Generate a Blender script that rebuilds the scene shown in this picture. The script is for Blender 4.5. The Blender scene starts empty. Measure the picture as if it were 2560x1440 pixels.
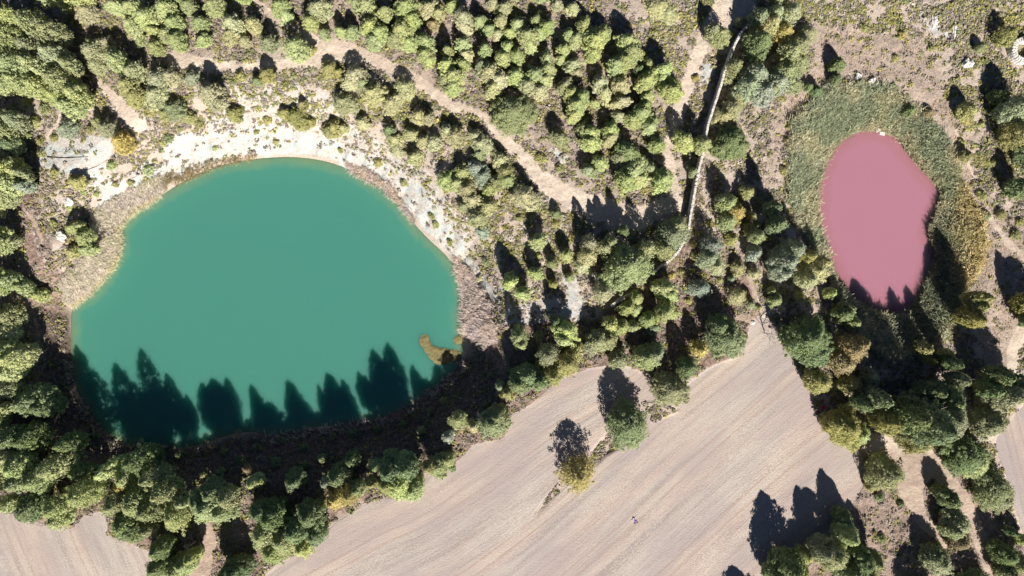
import bpy, math, random
import numpy as np
from mathutils import Vector, Matrix
R = math.radians
S = bpy.context.scene
COL = S.collection
rng = np.random.default_rng(7)
random.seed(7)

# ------------------------------------------------------------------ camera, sky, sun, exposure
H = 142.0                      # camera height above the plateau (m)
PPM = 12.5                     # photo pixels per metre at height 0
cam = bpy.data.cameras.new('camera'); cam.sensor_width = 36.0; cam.lens = 36.0 * H * PPM / 2560.0
cam.clip_start = 1.0; cam.clip_end = 3000.0
camo = bpy.data.objects.new('camera', cam); COL.objects.link(camo)
camo.location = (0, 0, H); camo.rotation_euler = (0, 0, 0); S.camera = camo
SUN_EL, SHADOW_AZ = R(38.0), R(15.0)     # shadows fall up the picture and 15 degrees to the left
sd = Vector((math.sin(SHADOW_AZ) * math.cos(SUN_EL), -math.cos(SHADOW_AZ) * math.cos(SUN_EL), math.sin(SUN_EL)))
W = bpy.data.worlds.new('World'); S.world = W; W.use_nodes = True
wn = W.node_tree.nodes; wn.clear()
wo = wn.new('ShaderNodeOutputWorld'); wb = wn.new('ShaderNodeBackground'); ws = wn.new('ShaderNodeTexSky')
ws.sky_type = 'NISHITA'; ws.sun_disc = False; ws.sun_elevation = SUN_EL
ws.sun_rotation = math.atan2(sd.x, sd.y)
ws.air_density = .5; ws.dust_density = .2; ws.ozone_density = 3.0; ws.altitude = 1000
wb.inputs['Strength'].default_value = 0.05
W.node_tree.links.new(ws.outputs[0], wb.inputs[0]); W.node_tree.links.new(wb.outputs[0], wo.inputs[0])
sl = bpy.data.lights.new('sun', 'SUN'); sl.energy = 5.0; sl.angle = R(0.5); sl.color = (1.0, 0.95, 0.88)
so = bpy.data.objects.new('sun', sl); COL.objects.link(so); so.rotation_euler = sd.to_track_quat('Z', 'Y').to_euler()
so.location = (0, 0, 60)
S.view_settings.view_transform = 'Standard'; S.view_settings.look = 'None'
S.view_settings.exposure = 0.85; S.view_settings.gamma = 1.0
S.cycles.max_bounces = 5; S.cycles.diffuse_bounces = 3

# ------------------------------------------------------------------ numpy helpers
def lattice(ix, iy, seed):
    n = (ix.astype(np.int64) * 374761393 + iy.astype(np.int64) * 668265263 + seed * 974711) & 0x7fffffff
    n = ((n ^ (n >> 13)) * 1274126177) & 0x7fffffff
    return ((n ^ (n >> 16)) & 0xffff) / 65535.0
def vnoise(x, y, seed=0):
    x0 = np.floor(x); y0 = np.floor(y); fx = x - x0; fy = y - y0
    fx = fx * fx * (3 - 2 * fx); fy = fy * fy * (3 - 2 * fy)
    a = lattice(x0, y0, seed); b = lattice(x0 + 1, y0, seed); c = lattice(x0, y0 + 1, seed); d = lattice(x0 + 1, y0 + 1, seed)
    return (a * (1 - fx) + b * fx) * (1 - fy) + (c * (1 - fx) + d * fx) * fy
def fbm(x, y, seed=0, oct=4, gain=0.5):
    s = 0; a = 1; t = 0
    for o in range(oct):
        s = s + a * vnoise(x * 2 ** o + 17.3 * o, y * 2 ** o - 9.1 * o, seed + o); t += a; a *= gain
    return s / t
def sstep(a, b, v):
    t = np.clip((v - a) / (b - a), 0, 1); return t * t * (3 - 2 * t)
def sdist(px, py, poly):                      # signed distance, positive outside
    px = np.asarray(px, float); py = np.asarray(py, float)
    d = np.full(px.shape, 1e9); ins = np.zeros(px.shape, bool); n = len(poly)
    for i in range(n):
        x1, y1 = poly[i]; x2, y2 = poly[(i + 1) % n]
        ex, ey = x2 - x1, y2 - y1; L = ex * ex + ey * ey + 1e-12
        t = np.clip(((px - x1) * ex + (py - y1) * ey) / L, 0, 1)
        d = np.minimum(d, (px - x1 - t * ex) ** 2 + (py - y1 - t * ey) ** 2)
        c = ((y1 > py) != (y2 > py)) & (px < ex * (py - y1) / (ey if ey else 1e-9) + x1)
        ins ^= c
    d = np.sqrt(d); return np.where(ins, -d, d)
def linemask(px, py, pts, soft=0.35):         # pts: x, y, half width -> 0..1
    m = np.zeros(px.shape)
    for (x1, y1, w1), (x2, y2, w2) in zip(pts[:-1], pts[1:]):
        ex, ey = x2 - x1, y2 - y1; L = ex * ex + ey * ey + 1e-9
        t = np.clip(((px - x1) * ex + (py - y1) * ey) / L, 0, 1)
        d = np.hypot(px - x1 - t * ex, py - y1 - t * ey); w = (w1 + (w2 - w1) * t) * 1.18
        m = np.maximum(m, 1 - sstep(1 - soft, 1 + soft, d / w))
    return m
def pts(s):
    v = [float(a) for a in s.split()]; return list(zip(v[0::2], v[1::2]))
def pts3(s):
    v = [float(a) for a in s.split()]; return list(zip(v[0::3], v[1::3], v[2::3]))
def smooth_poly(p, n=2):
    for _ in range(n):
        q = []
        for i in range(len(p)):
            a = p[i]; b = p[(i + 1) % len(p)]
            q += [(a[0] * .75 + b[0] * .25, a[1] * .75 + b[1] * .25), (a[0] * .25 + b[0] * .75, a[1] * .25 + b[1] * .75)]
        p = q
    return p
def unproj(x, y, z): k = (H - z) / H / PPM; return (x - 1280) * k, (720 - y) * k
def proj(X, Y, Z): k = PPM * H / (H - Z); return 1280 + X * k, 720 - Y * k

# ------------------------------------------------------------------ outlines seen in the photo
Z_LAKE, Z_POND = -8.0, -4.0
LAKE_PX = smooth_poly(pts('176 765 195 757 230 730 262 692 285 665 299 628 301 592 294 570 330 535 395 492 440 462 500 430 560 408 620 397 700 390 760 392 820 402 870 420 920 447 962 472 1000 510 1030 550 1070 595 1110 630 1140 665 1152 700 1162 740 1158 780 1155 815 1160 850 1160 890 1140 928 1100 962 1050 1000 990 1035 930 1052 860 1062 800 1068 740 1080 680 1090 620 1080 560 1092 510 1112 440 1124 370 1128 310 1110 258 1080 235 1047 202 1000 181 950 175 860'), 1)
POND_PX = smooth_poly(pts('2165 327 2195 330 2225 338 2245 350 2262 378 2285 405 2310 435 2335 460 2347 482 2343 512 2336 540 2316 568 2318 595 2337 625 2330 655 2310 690 2294 740 2268 772 2235 780 2205 776 2170 762 2135 740 2112 712 2094 690 2083 655 2070 620 2058 590 2050 555 2046 515 2050 470 2058 430 2076 390 2100 355 2135 335'), 1)
LAKE = [unproj(x, y, Z_LAKE) for x, y in LAKE_PX]
POND = [unproj(x, y, Z_POND) for x, y in POND_PX]

def height(X, Y, rough=True):
    X = np.asarray(X, float); Y = np.asarray(Y, float)
    ang = np.degrees(np.arctan2(Y - 0.0, X + 50.0))
    w = np.interp(ang, [-180, -150, -110, -70, -40, -15, 15, 45, 80, 110, 135, 160, 180], [8, 10, 11, 11, 10, 10, 11, 12, 14, 14, 13, 10, 8])
    wob = 1.6 * (fbm(X / 9, Y / 9, 3, 3) - .5)
    dl = sdist(X, Y, LAKE); t = np.clip((dl + wob * np.clip(dl / 2, 0, 1)) / w, 0, 1)
    zl = -Z_LAKE * (0.55 * sstep(0, 1, t) + 0.45 * t ** 0.75) + Z_LAKE + 0.08
    zl = np.where(dl < 0, Z_LAKE + 0.08 - np.minimum(2.5, -dl * .6), zl)
    dp = sdist(X, Y, POND); t = np.clip(dp / 10.0, 0, 1)
    zp = -Z_POND * sstep(-0.15, 1, t) + Z_POND - 0.05
    zp = np.where(dp < 0, Z_POND - 0.1 - np.minimum(1.5, -dp * .5), zp)
    z = np.minimum(zl, zp)
    if rough:
        fx, fy = proj(X, Y, z)
        fld = 1 - 0.92 * field_mask(fx, fy)
        k = np.clip(np.minimum(dl, dp) / 2.5, 0, 1) * fld
        z = z + k * (1.3 * (fbm(X / 16, Y / 16, 11, 3) - .5) + 0.5 * (fbm(X / 2.2, Y / 2.2, 21, 3) - .5))
        sl_ = np.clip(-z / 8, 0, 1) * np.clip(dl / 2, 0, 1) * (dl < w)
        z = z + sl_ * 2.0 * (fbm(X / 2.0, Y / 3.4, 31, 4) - .5)
        far = np.maximum(np.abs(X) - 125, np.abs(Y) - 80); z = z + np.clip(far / 60, 0, 4) * 2.2 * (fbm(X / 90, Y / 90, 41, 2) - .45)
    return z

FIELD = pts('1900 790 1930 800 1960 860 1985 900 2010 950 2030 1000 2050 1060 2100 1100 2150 1120 2168 1180 2150 1235 2110 1290 2060 1340 2020 1390 2000 1450 1990 1900 -400 2600 200 1900 655 1448 700 1405 760 1372 830 1312 900 1266 960 1246 1050 1232 1072 1190 1130 1166 1190 1110 1262 1096 1276 1040 1330 1008 1370 976 1410 940 1480 920 1560 914 1624 934 1642 990 1690 1022 1722 960 1770 920 1840 890 1866 850 1872 810')
FIELD2 = pts('-400 1240 0 1276 40 1286 100 1310 180 1325 210 1290 265 1276 270 1340 330 1362 374 1382 368 1450 340 1700 -400 1800')
FIELD3 = pts('2620 980 2560 1010 2530 1042 2495 1088 2490 1110 2500 1150 2520 1200 2536 1260 2560 1345 2620 1460 2900 1500 2900 900')
def field_mask(px, py):
    n = 7 * (fbm(px / 14, py / 14, 77, 3) - .5)
    m = np.zeros(np.shape(px))
    for P in (FIELD, FIELD2, FIELD3): m = np.maximum(m, 1 - sstep(-3, 3, sdist(px, py, P) + n))
    gap = np.maximum(linemask(px, py, pts3('1340 1284 3 1368 1252 6 1400 1216 8 1425 1190 8')), 1 - sstep(-3, 4, sdist(px, py, pts('1462 1165 1482 1128 1505 1100 1530 1070 1552 1090 1560 1112 1525 1130 1490 1160')) + n))
    gap = np.maximum(gap, 1 - sstep(-3, 6, sdist(px, py, pts('1610 1010 1642 1005 1700 1030 1660 1040 1628 1056')) + n))
    return m * (1 - gap)
TRACKS = [pts3('445 150 24 480 158 16 560 165 11 640 164 9 720 160 11 780 142 26 830 122 28 880 132 20 940 152 14 1000 176 12 1040 200 12 1090 236 12 1130 262 12 1175 276 9 1215 292 9 1245 330 11 1275 362 12 1310 398 14 1350 446 20 1400 482 22 1470 512 24 1540 535 28 1600 546 25 1650 520 18 1692 500 15'),
  pts3('790 118 18 770 88 9 730 68 7 690 45 7 650 14 8 620 -30 8 560 -200 9'),
  pts3('1690 512 18 1674 440 13 1670 380 12 1682 320 12 1710 240 14 1737 160 13 1757 100 14 1785 62 24 1832 16 44 1848 -30 46 1880 -300 30'),
  pts3('238 195 5 280 240 9 318 285 15 345 312 18'), pts3('170 240 3 150 300 5 120 345 5'),
  pts3('2130 1110 16 2190 1108 20 2260 1130 24 2310 1152 30 2345 1172 22 2380 1212 17 2420 1272 16 2442 1330 16 2470 1392 16 2492 1450 18 2540 1700 12'),
  pts3('2300 1160 34 2275 1220 26 2298 1290 14 2350 1350 9 2405 1402 5'), pts3('2405 950 5 2408 1010 8 2424 1060 11 2460 1092 14 2500 1100 12'),
  pts3('2560 820 14 2532 880 14 2530 940 12 2556 1000 18 2600 1020 30'), pts3('2500 1090 14 2520 1180 10 2540 1270 8 2570 1360 10'),
  pts3('1905 812 20 1893 762 7 1880 712 4 1862 668 3'), pts3('1905 812 10 1870 795 8 1800 788 5'),
  pts3('2392 330 2 2420 410 3 2452 482 3 2480 550 5 2512 602 7 2570 650 8'), pts3('505 1300 12 525 1350 14 512 1400 18 492 1460 22'),
  pts3('60 520 3 90 560 4 105 600 3')]
def track_mask(px, py):
    wx = px + 9 * (fbm(px / 22, py / 22, 51, 3) - .5); wy = py + 9 * (fbm(px / 22, py / 22, 61, 3) - .5)
    m = np.zeros(np.shape(px))
    for T in TRACKS: m = np.maximum(m, linemask(wx, wy, T))
    return m
WHITE = [(pts('85 385 105 352 150 345 185 350 200 338 260 340 285 352 280 392 240 420 262 450 330 448 350 420 372 402 410 412 412 362 440 338 500 322 560 330 620 318 690 312 760 330 830 350 900 372 960 396 1010 425 1060 470 1105 520 1145 580 1175 640 1215 690 1252 722 1250 762 1222 752 1190 720 1160 680 1125 640 1070 585 1020 520 960 468 900 430 820 396 700 384 600 390 500 420 420 455 340 500 265 540 235 522 262 480 230 448 130 430 95 410'), 1.0),
  (pts('560 200 640 190 760 200 830 230 860 300 930 330 1010 370 1080 420 1110 480 1170 560 1200 640 1160 660 1100 540 1010 440 880 380 760 340 600 330 520 330 480 300 560 260'), .5),
  (pts('1370 375 1395 370 1415 395 1412 420 1390 412'), 1), (pts('1745 165 1775 160 1792 180 1775 215 1752 212'), 1), (pts('1405 685 1445 690 1450 725 1468 760 1460 800 1425 800 1412 770 1418 740'), 1.2),
  (pts('1255 760 1400 745 1500 770 1510 800 1400 810 1260 810'), .6), (pts('100 395 300 400 300 470 240 500 200 470 110 440'), .5), (pts('95 470 160 500 170 600 130 680 85 640 70 540'), .4), (pts('2300 38 2345 60 2400 95 2370 98 2320 75'), .75), (pts('2380 20 2440 30 2470 60 2420 50'), .6),
  (pts('1165 560 1320 540 1430 560 1420 640 1300 600 1200 620'), .3)]
def white_mask(px, py):
    n = 26 * (fbm(px / 30, py / 30, 81, 4) - .5); m = np.zeros(np.shape(px))
    for P, a in WHITE: m = np.maximum(m, a * (1 - sstep(-9, 9, sdist(px, py, P) + n)))
    return m
NE = pts('1560 -400 1600 60 1640 120 1700 180 1760 60 1900 -20 2030 60 2060 110 2200 150 2300 200 2380 330 2440 420 2560 470 2900 480 2900 -400')
SCRUB_NW = pts('430 160 600 175 840 170 1000 190 1150 270 1230 380 1280 500 1400 480 1500 520 1420 640 1250 700 1150 600 1050 440 900 330 560 300 440 220')
MEADOW = pts('2040 60 2300 90 2420 330 2430 460 2560 560 2620 700 2560 830 2520 900 2500 1000 2470 930 2430 760 2450 620 2400 480 2340 330 2260 250 2130 190 2040 260 1960 340 1930 470 1900 500 1930 300 2030 160')
FOREST = pts('1640 560 1860 640 1910 780 1860 900 1640 960 1400 960 1270 1120 1080 1180 900 1260 640 1440 480 1440 380 1380 200 1330 -100 1280 -100 500 80 440 120 560 170 760 200 1000 420 1130 900 1060 1130 960 1180 860 1280 800 1500 800')
GLADE = pts('2150 1120 2300 1130 2420 1150 2560 1350 2600 1500 2000 1500 2030 1390 2140 1250')
SHORE_R = pts('1960 480 1975 300 2060 220 2150 205 2240 225 2310 280 2360 340 2390 410 2420 490 2460 560 2465 650 2420 710 2400 800 2330 880 2200 900 2140 830 2080 740 2040 640 1990 560')
def soft(px, py, P, s=14, seed=91):
    return 1 - sstep(-s, s, sdist(px, py, P) + 2.2 * s * (fbm(px / (3 * s), py / (3 * s), seed, 3) - .5))

# ------------------------------------------------------------------ materials
def newmat(name):
    m = bpy.data.materials.new(name); m.use_nodes = True; nt = m.node_tree; b = nt.nodes['Principled BSDF']
    b.inputs['Roughness'].default_value = 0.9; b.inputs['Specular IOR Level'].default_value = 0.15
    return m, nt, b
def N(nt, t, **k):
    n = nt.nodes.new(t)
    for a, v in k.items(): setattr(n, a, v)
    return n
def noise(nt, scale, detail=4, rough=.6, vec=None):
    n = N(nt, 'ShaderNodeTexNoise'); n.inputs['Scale'].default_value = scale; n.inputs['Detail'].default_value = detail; n.inputs['Roughness'].default_value = rough
    if vec is not None: nt.links.new(vec, n.inputs['Vector'])
    return n.outputs['Fac']
def ramp(nt, fac, stops):
    r = N(nt, 'ShaderNodeValToRGB'); e = r.color_ramp.elements
    while len(e) < len(stops): e.new(0.5)
    for el, (p, c) in zip(e, stops):
        el.position = p; el.color = (c, c, c, 1) if isinstance(c, (int, float)) else (*c, 1)
    nt.links.new(fac, r.inputs[0]); return r.outputs[0]
def mix(nt, fac, a, b, blend='MIX'):
    n = N(nt, 'ShaderNodeMix', data_type='RGBA', blend_type=blend, clamp_factor=True)
    for s, v in ((0, fac), (6, a), (7, b)):
        if isinstance(v, (int, float)): n.inputs[s].default_value = v
        elif isinstance(v, tuple): n.inputs[s].default_value = (*v, 1)
        else: nt.links.new(v, n.inputs[s])
    return n.outputs[2]
def math_(nt, op, a, b=0.0, c=0.0):
    n = N(nt, 'ShaderNodeMath', operation=op)
    for s, v in enumerate((a, b, c)):
        if isinstance(v, (int, float)): n.inputs[s].default_value = v
        else: nt.links.new(v, n.inputs[s])
    return n.outputs[0]
def attr(nt, name): return N(nt, 'ShaderNodeAttribute', attribute_name=name)
def bump(nt, b, h, strength, dist):
    n = N(nt, 'ShaderNodeBump'); n.inputs['Strength'].default_value = strength; n.inputs['Distance'].default_value = dist
    nt.links.new(h, n.inputs['Height']); nt.links.new(n.outputs[0], b.inputs['Normal'])

def ground_material():
    m, nt, b = newmat('earth_and_rock'); L = nt.links
    P = N(nt, 'ShaderNodeTexCoord').outputs['Object']
    A = N(nt, 'ShaderNodeSeparateColor'); L.new(attr(nt, 'zone_a').outputs['Color'], A.inputs[0])
    B = N(nt, 'ShaderNodeSeparateColor'); L.new(attr(nt, 'zone_b').outputs['Color'], B.inputs[0])
    fw = attr(nt, 'furrow').outputs['Vector']
    white, track, field = A.outputs[0], A.outputs[1], A.outputs[2]
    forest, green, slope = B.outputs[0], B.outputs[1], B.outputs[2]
    n1 = noise(nt, .35, 5, .65, P); n2 = noise(nt, 1.6, 5, .7, P); n3 = noise(nt, 6, 4, .7, P); n4 = noise(nt, .12, 3, .5, P)
    base = ramp(nt, n2, [(.3, (.25, .195, .155)), (.46, (.44, .355, .285)), (.6, (.57, .475, .39)), (.75, (.64, .55, .46))])
    base = mix(nt, ramp(nt, n1, [(.42, 0.0), (.6, 1.0)]), base, (.50, .42, .35))
    base = mix(nt, .55, base, ramp(nt, n3, [(.34, (.16, .125, .10)), (.5, (.46, .375, .31)), (.66, (.62, .535, .455))]))
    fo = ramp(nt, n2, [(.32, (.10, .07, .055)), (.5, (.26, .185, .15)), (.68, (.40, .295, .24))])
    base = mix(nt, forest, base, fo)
    base = mix(nt, math_(nt, 'MULTIPLY', slope, .85), base, ramp(nt, n2, [(.35, (.05, .038, .032)), (.55, (.13, .095, .08)), (.72, (.24, .18, .15))]))  # earth darkened on the lake's lower bank: its deep shade painted into the colour
    gr = ramp(nt, n3, [(.3, (.10, .09, .04)), (.5, (.20, .18, .09)), (.7, (.36, .31, .19))])
    base = mix(nt, green, base, gr)
    # white limestone with blue-grey beds and fine speckle
    wh = ramp(nt, n2, [(.28, (.32, .27, .22)), (.40, (.45, .40, .345)), (.52, (.54, .50, .45)), (.66, (.62, .585, .54))])
    wh = mix(nt, ramp(nt, n1, [(.47, 0.0), (.56, .75)]), wh, (.43, .475, .465))
    wh = mix(nt, ramp(nt, n3, [(.60, 0.0), (.72, .5)]), wh, (.34, .28, .22))
    wf = ramp(nt, math_(nt, 'ADD', math_(nt, 'MULTIPLY', white, 1.25), math_(nt, 'MULTIPLY_ADD', n2, 1.5, -.95)), [(.30, 0.0), (.62, 1.0)])
    base = mix(nt, wf, base, wh)
    tr = ramp(nt, n2, [(.3, (.47, .375, .29)), (.5, (.60, .495, .40)), (.7, (.68, .585, .48))])
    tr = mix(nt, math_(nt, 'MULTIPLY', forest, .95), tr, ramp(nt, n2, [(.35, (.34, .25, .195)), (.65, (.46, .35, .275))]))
    tf = ramp(nt, math_(nt, 'ADD', track, math_(nt, 'MULTIPLY_ADD', n3, .7, -.35)), [(.34, 0.0), (.62, 1.0)])
    base = mix(nt, tf, base, tr)
    # ploughed stubble: streaks follow the furrow coordinate
    def fv(sx, sy):
        mp = N(nt, 'ShaderNodeMapping'); mp.inputs['Scale'].default_value = (sx, sy, 1); L.new(fw, mp.inputs[0]); return mp.outputs[0]
    f1 = noise(nt, 1, 5, .62, fv(.035, .55)); f2 = noise(nt, 1, 4, .65, fv(.12, 2.6)); f3 = noise(nt, 1, 3, .6, fv(.02, .14))
    fc = ramp(nt, f1, [(.3, (.29, .235, .21)), (.44, (.38, .325, .285)), (.58, (.435, .375, .33)), (.72, (.47, .41, .355))])
    fc = mix(nt, .38, fc, ramp(nt, f2, [(.28, (.30, .255, .235)), (.5, (.40, .35, .315)), (.7, (.46, .41, .37))]))
    fc = mix(nt, ramp(nt, f3, [(.44, 0.0), (.56, .6)]), fc, (.47, .36, .30))
    fc = mix(nt, ramp(nt, math_(nt, 'MULTIPLY', n3, math_(nt, 'ADD', f1, .35)), [(.30, .8), (.40, 0.0)]), fc, (.25, .21, .20))
    fc = mix(nt, ramp(nt, noise(nt, 2.6, 2, .5, P), [(.70, 0.0), (.76, .7)]), fc, (.66, .58, .48))
    sv = N(nt, 'ShaderNodeSeparateXYZ'); L.new(fw, sv.inputs[0]); vv = math_(nt, 'ADD', sv.outputs[1], math_(nt, 'MULTIPLY_ADD', n2, .25, -.12))
    wt = math_(nt, 'ABSOLUTE', math_(nt, 'SUBTRACT', math_(nt, 'FRACT', math_(nt, 'MULTIPLY', vv, 1 / 12.5)), .496))
    tl = math_(nt, 'ABSOLUTE', math_(nt, 'SUBTRACT', wt, .07)); fc = mix(nt, ramp(nt, tl, [(.0, .9), (.03, 0.0)]), fc, (.30, .21, .17))
    fc = mix(nt, ramp(nt, wt, [(.07, .35), (.10, 0.0)]), fc, (.50, .41, .34))
    n5 = noise(nt, 1, 4, .6, fv(.04, .09)); fc = mix(nt, ramp(nt, n5, [(.46, 0.0), (.60, .55)]), fc, (.345, .285, .275))
    fc = mix(nt, ramp(nt, math_(nt, 'MULTIPLY', noise(nt, 3.2, 3, .7, P), n5), [(.16, .55), (.22, 0.0)]), fc, (.55, .48, .40))
    ff = ramp(nt, field, [(.35, 0.0), (.6, 1.0)])
    base = mix(nt, ff, base, fc)
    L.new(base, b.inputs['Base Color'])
    hgt = math_(nt, 'ADD', n3, math_(nt, 'MULTIPLY', n2, 1.2)); hgt = mix(nt, ff, hgt, math_(nt, 'ADD', math_(nt, 'MULTIPLY', f2, .35), math_(nt, 'MULTIPLY', n3, .8)))
    bump(nt, b, hgt, .9, .22)
    return m
M_GROUND = ground_material()

def foliage_material(name, cols, dark=.55, trans=.25, use_obj=True):
    m, nt, b = newmat(name); L = nt.links
    at = attr(nt, 'tint').outputs['Color']
    P = N(nt, 'ShaderNodeTexCoord').outputs['Object']
    oi = N(nt, 'ShaderNodeObjectInfo')
    c = ramp(nt, at, cols)
    n = noise(nt, 2.3, 3, .6, P)
    c = mix(nt, ramp(nt, n, [(.35, .5), (.6, 0.0)]), c, mix(nt, 1.0, c, (.62, .62, .7), 'MULTIPLY'))
    if use_obj: c = mix(nt, 1.0, c, oi.outputs['Color'], 'MULTIPLY')
    L.new(c, b.inputs['Base Color']); b.inputs['Roughness'].default_value = .75; b.inputs['Specular IOR Level'].default_value = .2
    t = N(nt, 'ShaderNodeBsdfTranslucent'); L.new(c, t.inputs[0]); ms = N(nt, 'ShaderNodeMixShader'); ms.inputs[0].default_value = trans
    L.new(b.outputs[0], ms.inputs[1]); L.new(t.outputs[0], ms.inputs[2]); L.new(ms.outputs[0], nt.nodes['Material Output'].inputs[0])
    return m
M_LEAF = foliage_material('leaves', [(.0, (1.12, 1.12, 1.10)), (.5, (1.58, 1.53, 1.52)), (.85, (1.82, 1.70, 1.58)), (1, (2.2, 1.95, 1.6))], trans=.35)
def tintmat(name, trans=.2):                     # colour straight from the plant's own per-blade colour
    m, nt, b = newmat(name); L = nt.links; c = attr(nt, 'tint').outputs['Color']
    P = N(nt, 'ShaderNodeTexCoord').outputs['Object']; c = mix(nt, 1.0, c, ramp(nt, noise(nt, 1.3, 3, .6, P), [(.3, .75), (.7, 1.2)]), 'MULTIPLY')
    L.new(c, b.inputs['Base Color'])
    t = N(nt, 'ShaderNodeBsdfTranslucent'); L.new(c, t.inputs[0]); ms = N(nt, 'ShaderNodeMixShader'); ms.inputs[0].default_value = trans
    L.new(b.outputs[0], ms.inputs[1]); L.new(t.outputs[0], ms.inputs[2]); L.new(ms.outputs[0], nt.nodes['Material Output'].inputs[0])
    return m
M_SCRUB = tintmat('scrub_leaves'); M_REED = tintmat('reed_blades', .45)
def simple(name, c1, c2, scale=4, rough=.9, bd=.03):
    m, nt, b = newmat(name); P = N(nt, 'ShaderNodeTexCoord').outputs['Object']; n = noise(nt, scale, 5, .65, P)
    nt.links.new(ramp(nt, n, [(.3, c1), (.7, c2)]), b.inputs['Base Color']); b.inputs['Roughness'].default_value = rough
    if bd: bump(nt, b, n, .7, bd)
    return m
M_BARK = simple('bark', (.10, .075, .06), (.26, .21, .18), 5)
M_DEAD = simple('dead_wood', (.30, .27, .25), (.50, .46, .43), 5)
M_STONE = simple('dry_stone', (.42, .39, .36), (.78, .74, .69), 2.2, .9, .05)
M_ROCK = simple('limestone', (.40, .37, .34), (.72, .69, .65), 1.6, .9, .1)
M_ALGAE = simple('floating_algae', (.11, .095, .04), (.24, .20, .09), 3.4, .8, .08)
def water_material(name, deep, shallow, edge, scale, sss):
    m, nt, b = newmat(name); L = nt.links; P = N(nt, 'ShaderNodeTexCoord').outputs['Object']
    s = attr(nt, 'shore').outputs['Fac']
    s2 = math_(nt, 'ADD', s, math_(nt, 'MULTIPLY_ADD', noise(nt, .25, 4, .6, P), 3.0, -1.5))
    c = mix(nt, ramp(nt, math_(nt, 'MULTIPLY', s2, .1), [(.0, 1.0), (.28, .4), (.75, 0.0)]), deep, shallow)
    c = mix(nt, ramp(nt, math_(nt, 'MULTIPLY', s2, .1), [(.0, 1.0), (.10, .6), (.26, 0.0)]), c, edge)
    c = mix(nt, ramp(nt, noise(nt, .03, 3, .5, P), [(.35, .35), (.65, 0.0)]), c, mix(nt, 1.0, c, (1.12, 1.03, 1.0), 'MULTIPLY'))
    c = mix(nt, ramp(nt, noise(nt, .014, 3, .55, P), [(.38, 0.0), (.62, .8)]), c, mix(nt, 1.0, c, (1.07, 1.03, 1.05), 'MULTIPLY'))
    L.new(c, b.inputs['Base Color']); b.inputs['Roughness'].default_value = .22; b.inputs['Specular IOR Level'].default_value = .35
    b.inputs['IOR'].default_value = 1.33
    b.subsurface_method = 'BURLEY'; b.inputs['Subsurface Weight'].default_value = sss; b.inputs['Subsurface Radius'].default_value = (.5, 1.0, .8); b.inputs['Subsurface Scale'].default_value = 3.0
    mp = N(nt, 'ShaderNodeMapping'); mp.inputs['Scale'].default_value = (1, 1.7, 1); L.new(P, mp.inputs[0])
    bump(nt, b, noise(nt, 2.2, 4, .6, mp.outputs[0]), .25, .05)
    return m
M_LAKE = water_material('turbid_teal_water', (.046, .180, .138), (.054, .205, .145), (.13, .22, .12), .03, .85)
M_POND = water_material('turbid_pink_water', (.295, .140, .185), (.295, .14, .18), (.26, .125, .14), .03, .5)

# ------------------------------------------------------------------ mesh helpers
def mesh_np(name, co, faces4=None, mat=None, tri=None, smooth=False, tint=None):
    me = bpy.data.meshes.new(name); F = faces4 if faces4 is not None else tri; k = F.shape[1]
    me.vertices.add(len(co)); me.vertices.foreach_set('co', np.ascontiguousarray(co, np.float32).ravel())
    me.loops.add(F.size); me.loops.foreach_set('vertex_index', np.ascontiguousarray(F, np.int32).ravel())
    me.polygons.add(len(F)); me.polygons.foreach_set('loop_start', np.arange(0, F.size, k, dtype=np.int32))
    me.polygons.foreach_set('loop_total', np.full(len(F), k, np.int32))
    me.polygons.foreach_set('use_smooth', np.full(len(F), smooth, bool))
    me.update(calc_edges=True)
    if tint is not None: setcol(me, 'tint', tint)
    if mat: me.materials.append(mat)
    return me
def setcol(me, name, c):
    a = me.color_attributes.new(name, 'FLOAT_COLOR', 'POINT'); c = np.asarray(c, np.float32)
    if c.ndim == 1: c = np.repeat(c[:, None], 3, 1)
    a.data.foreach_set('color', np.concatenate([c, np.ones((len(c), 1), np.float32)], 1).ravel())
def link(name, me, parent=None, loc=None):
    o = bpy.data.objects.new(name, me); COL.objects.link(o)
    if parent: o.parent = parent
    if loc is not None: o.location = loc
    return o
def tag(o, label=None, cat=None, group=None, kind=None):
    for k, v in (('label', label), ('category', cat), ('group', group), ('kind', kind)):
        if v: o[k] = v
    return o
def ground_z(X, Y): return height(np.atleast_1d(X), np.atleast_1d(Y))
def at(x, y, dz=0.0):                           # photo pixel -> point on (or dz above) the terrain
    x = np.atleast_1d(np.asarray(x, float)); y = np.atleast_1d(np.asarray(y, float)); z = np.zeros(x.shape)
    for _ in range(14):
        X, Y = unproj(x, y, z + dz); z = .5 * z + .5 * height(X, Y)
    X, Y = unproj(x, y, z + dz)
    return X, Y, height(X, Y)

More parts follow.
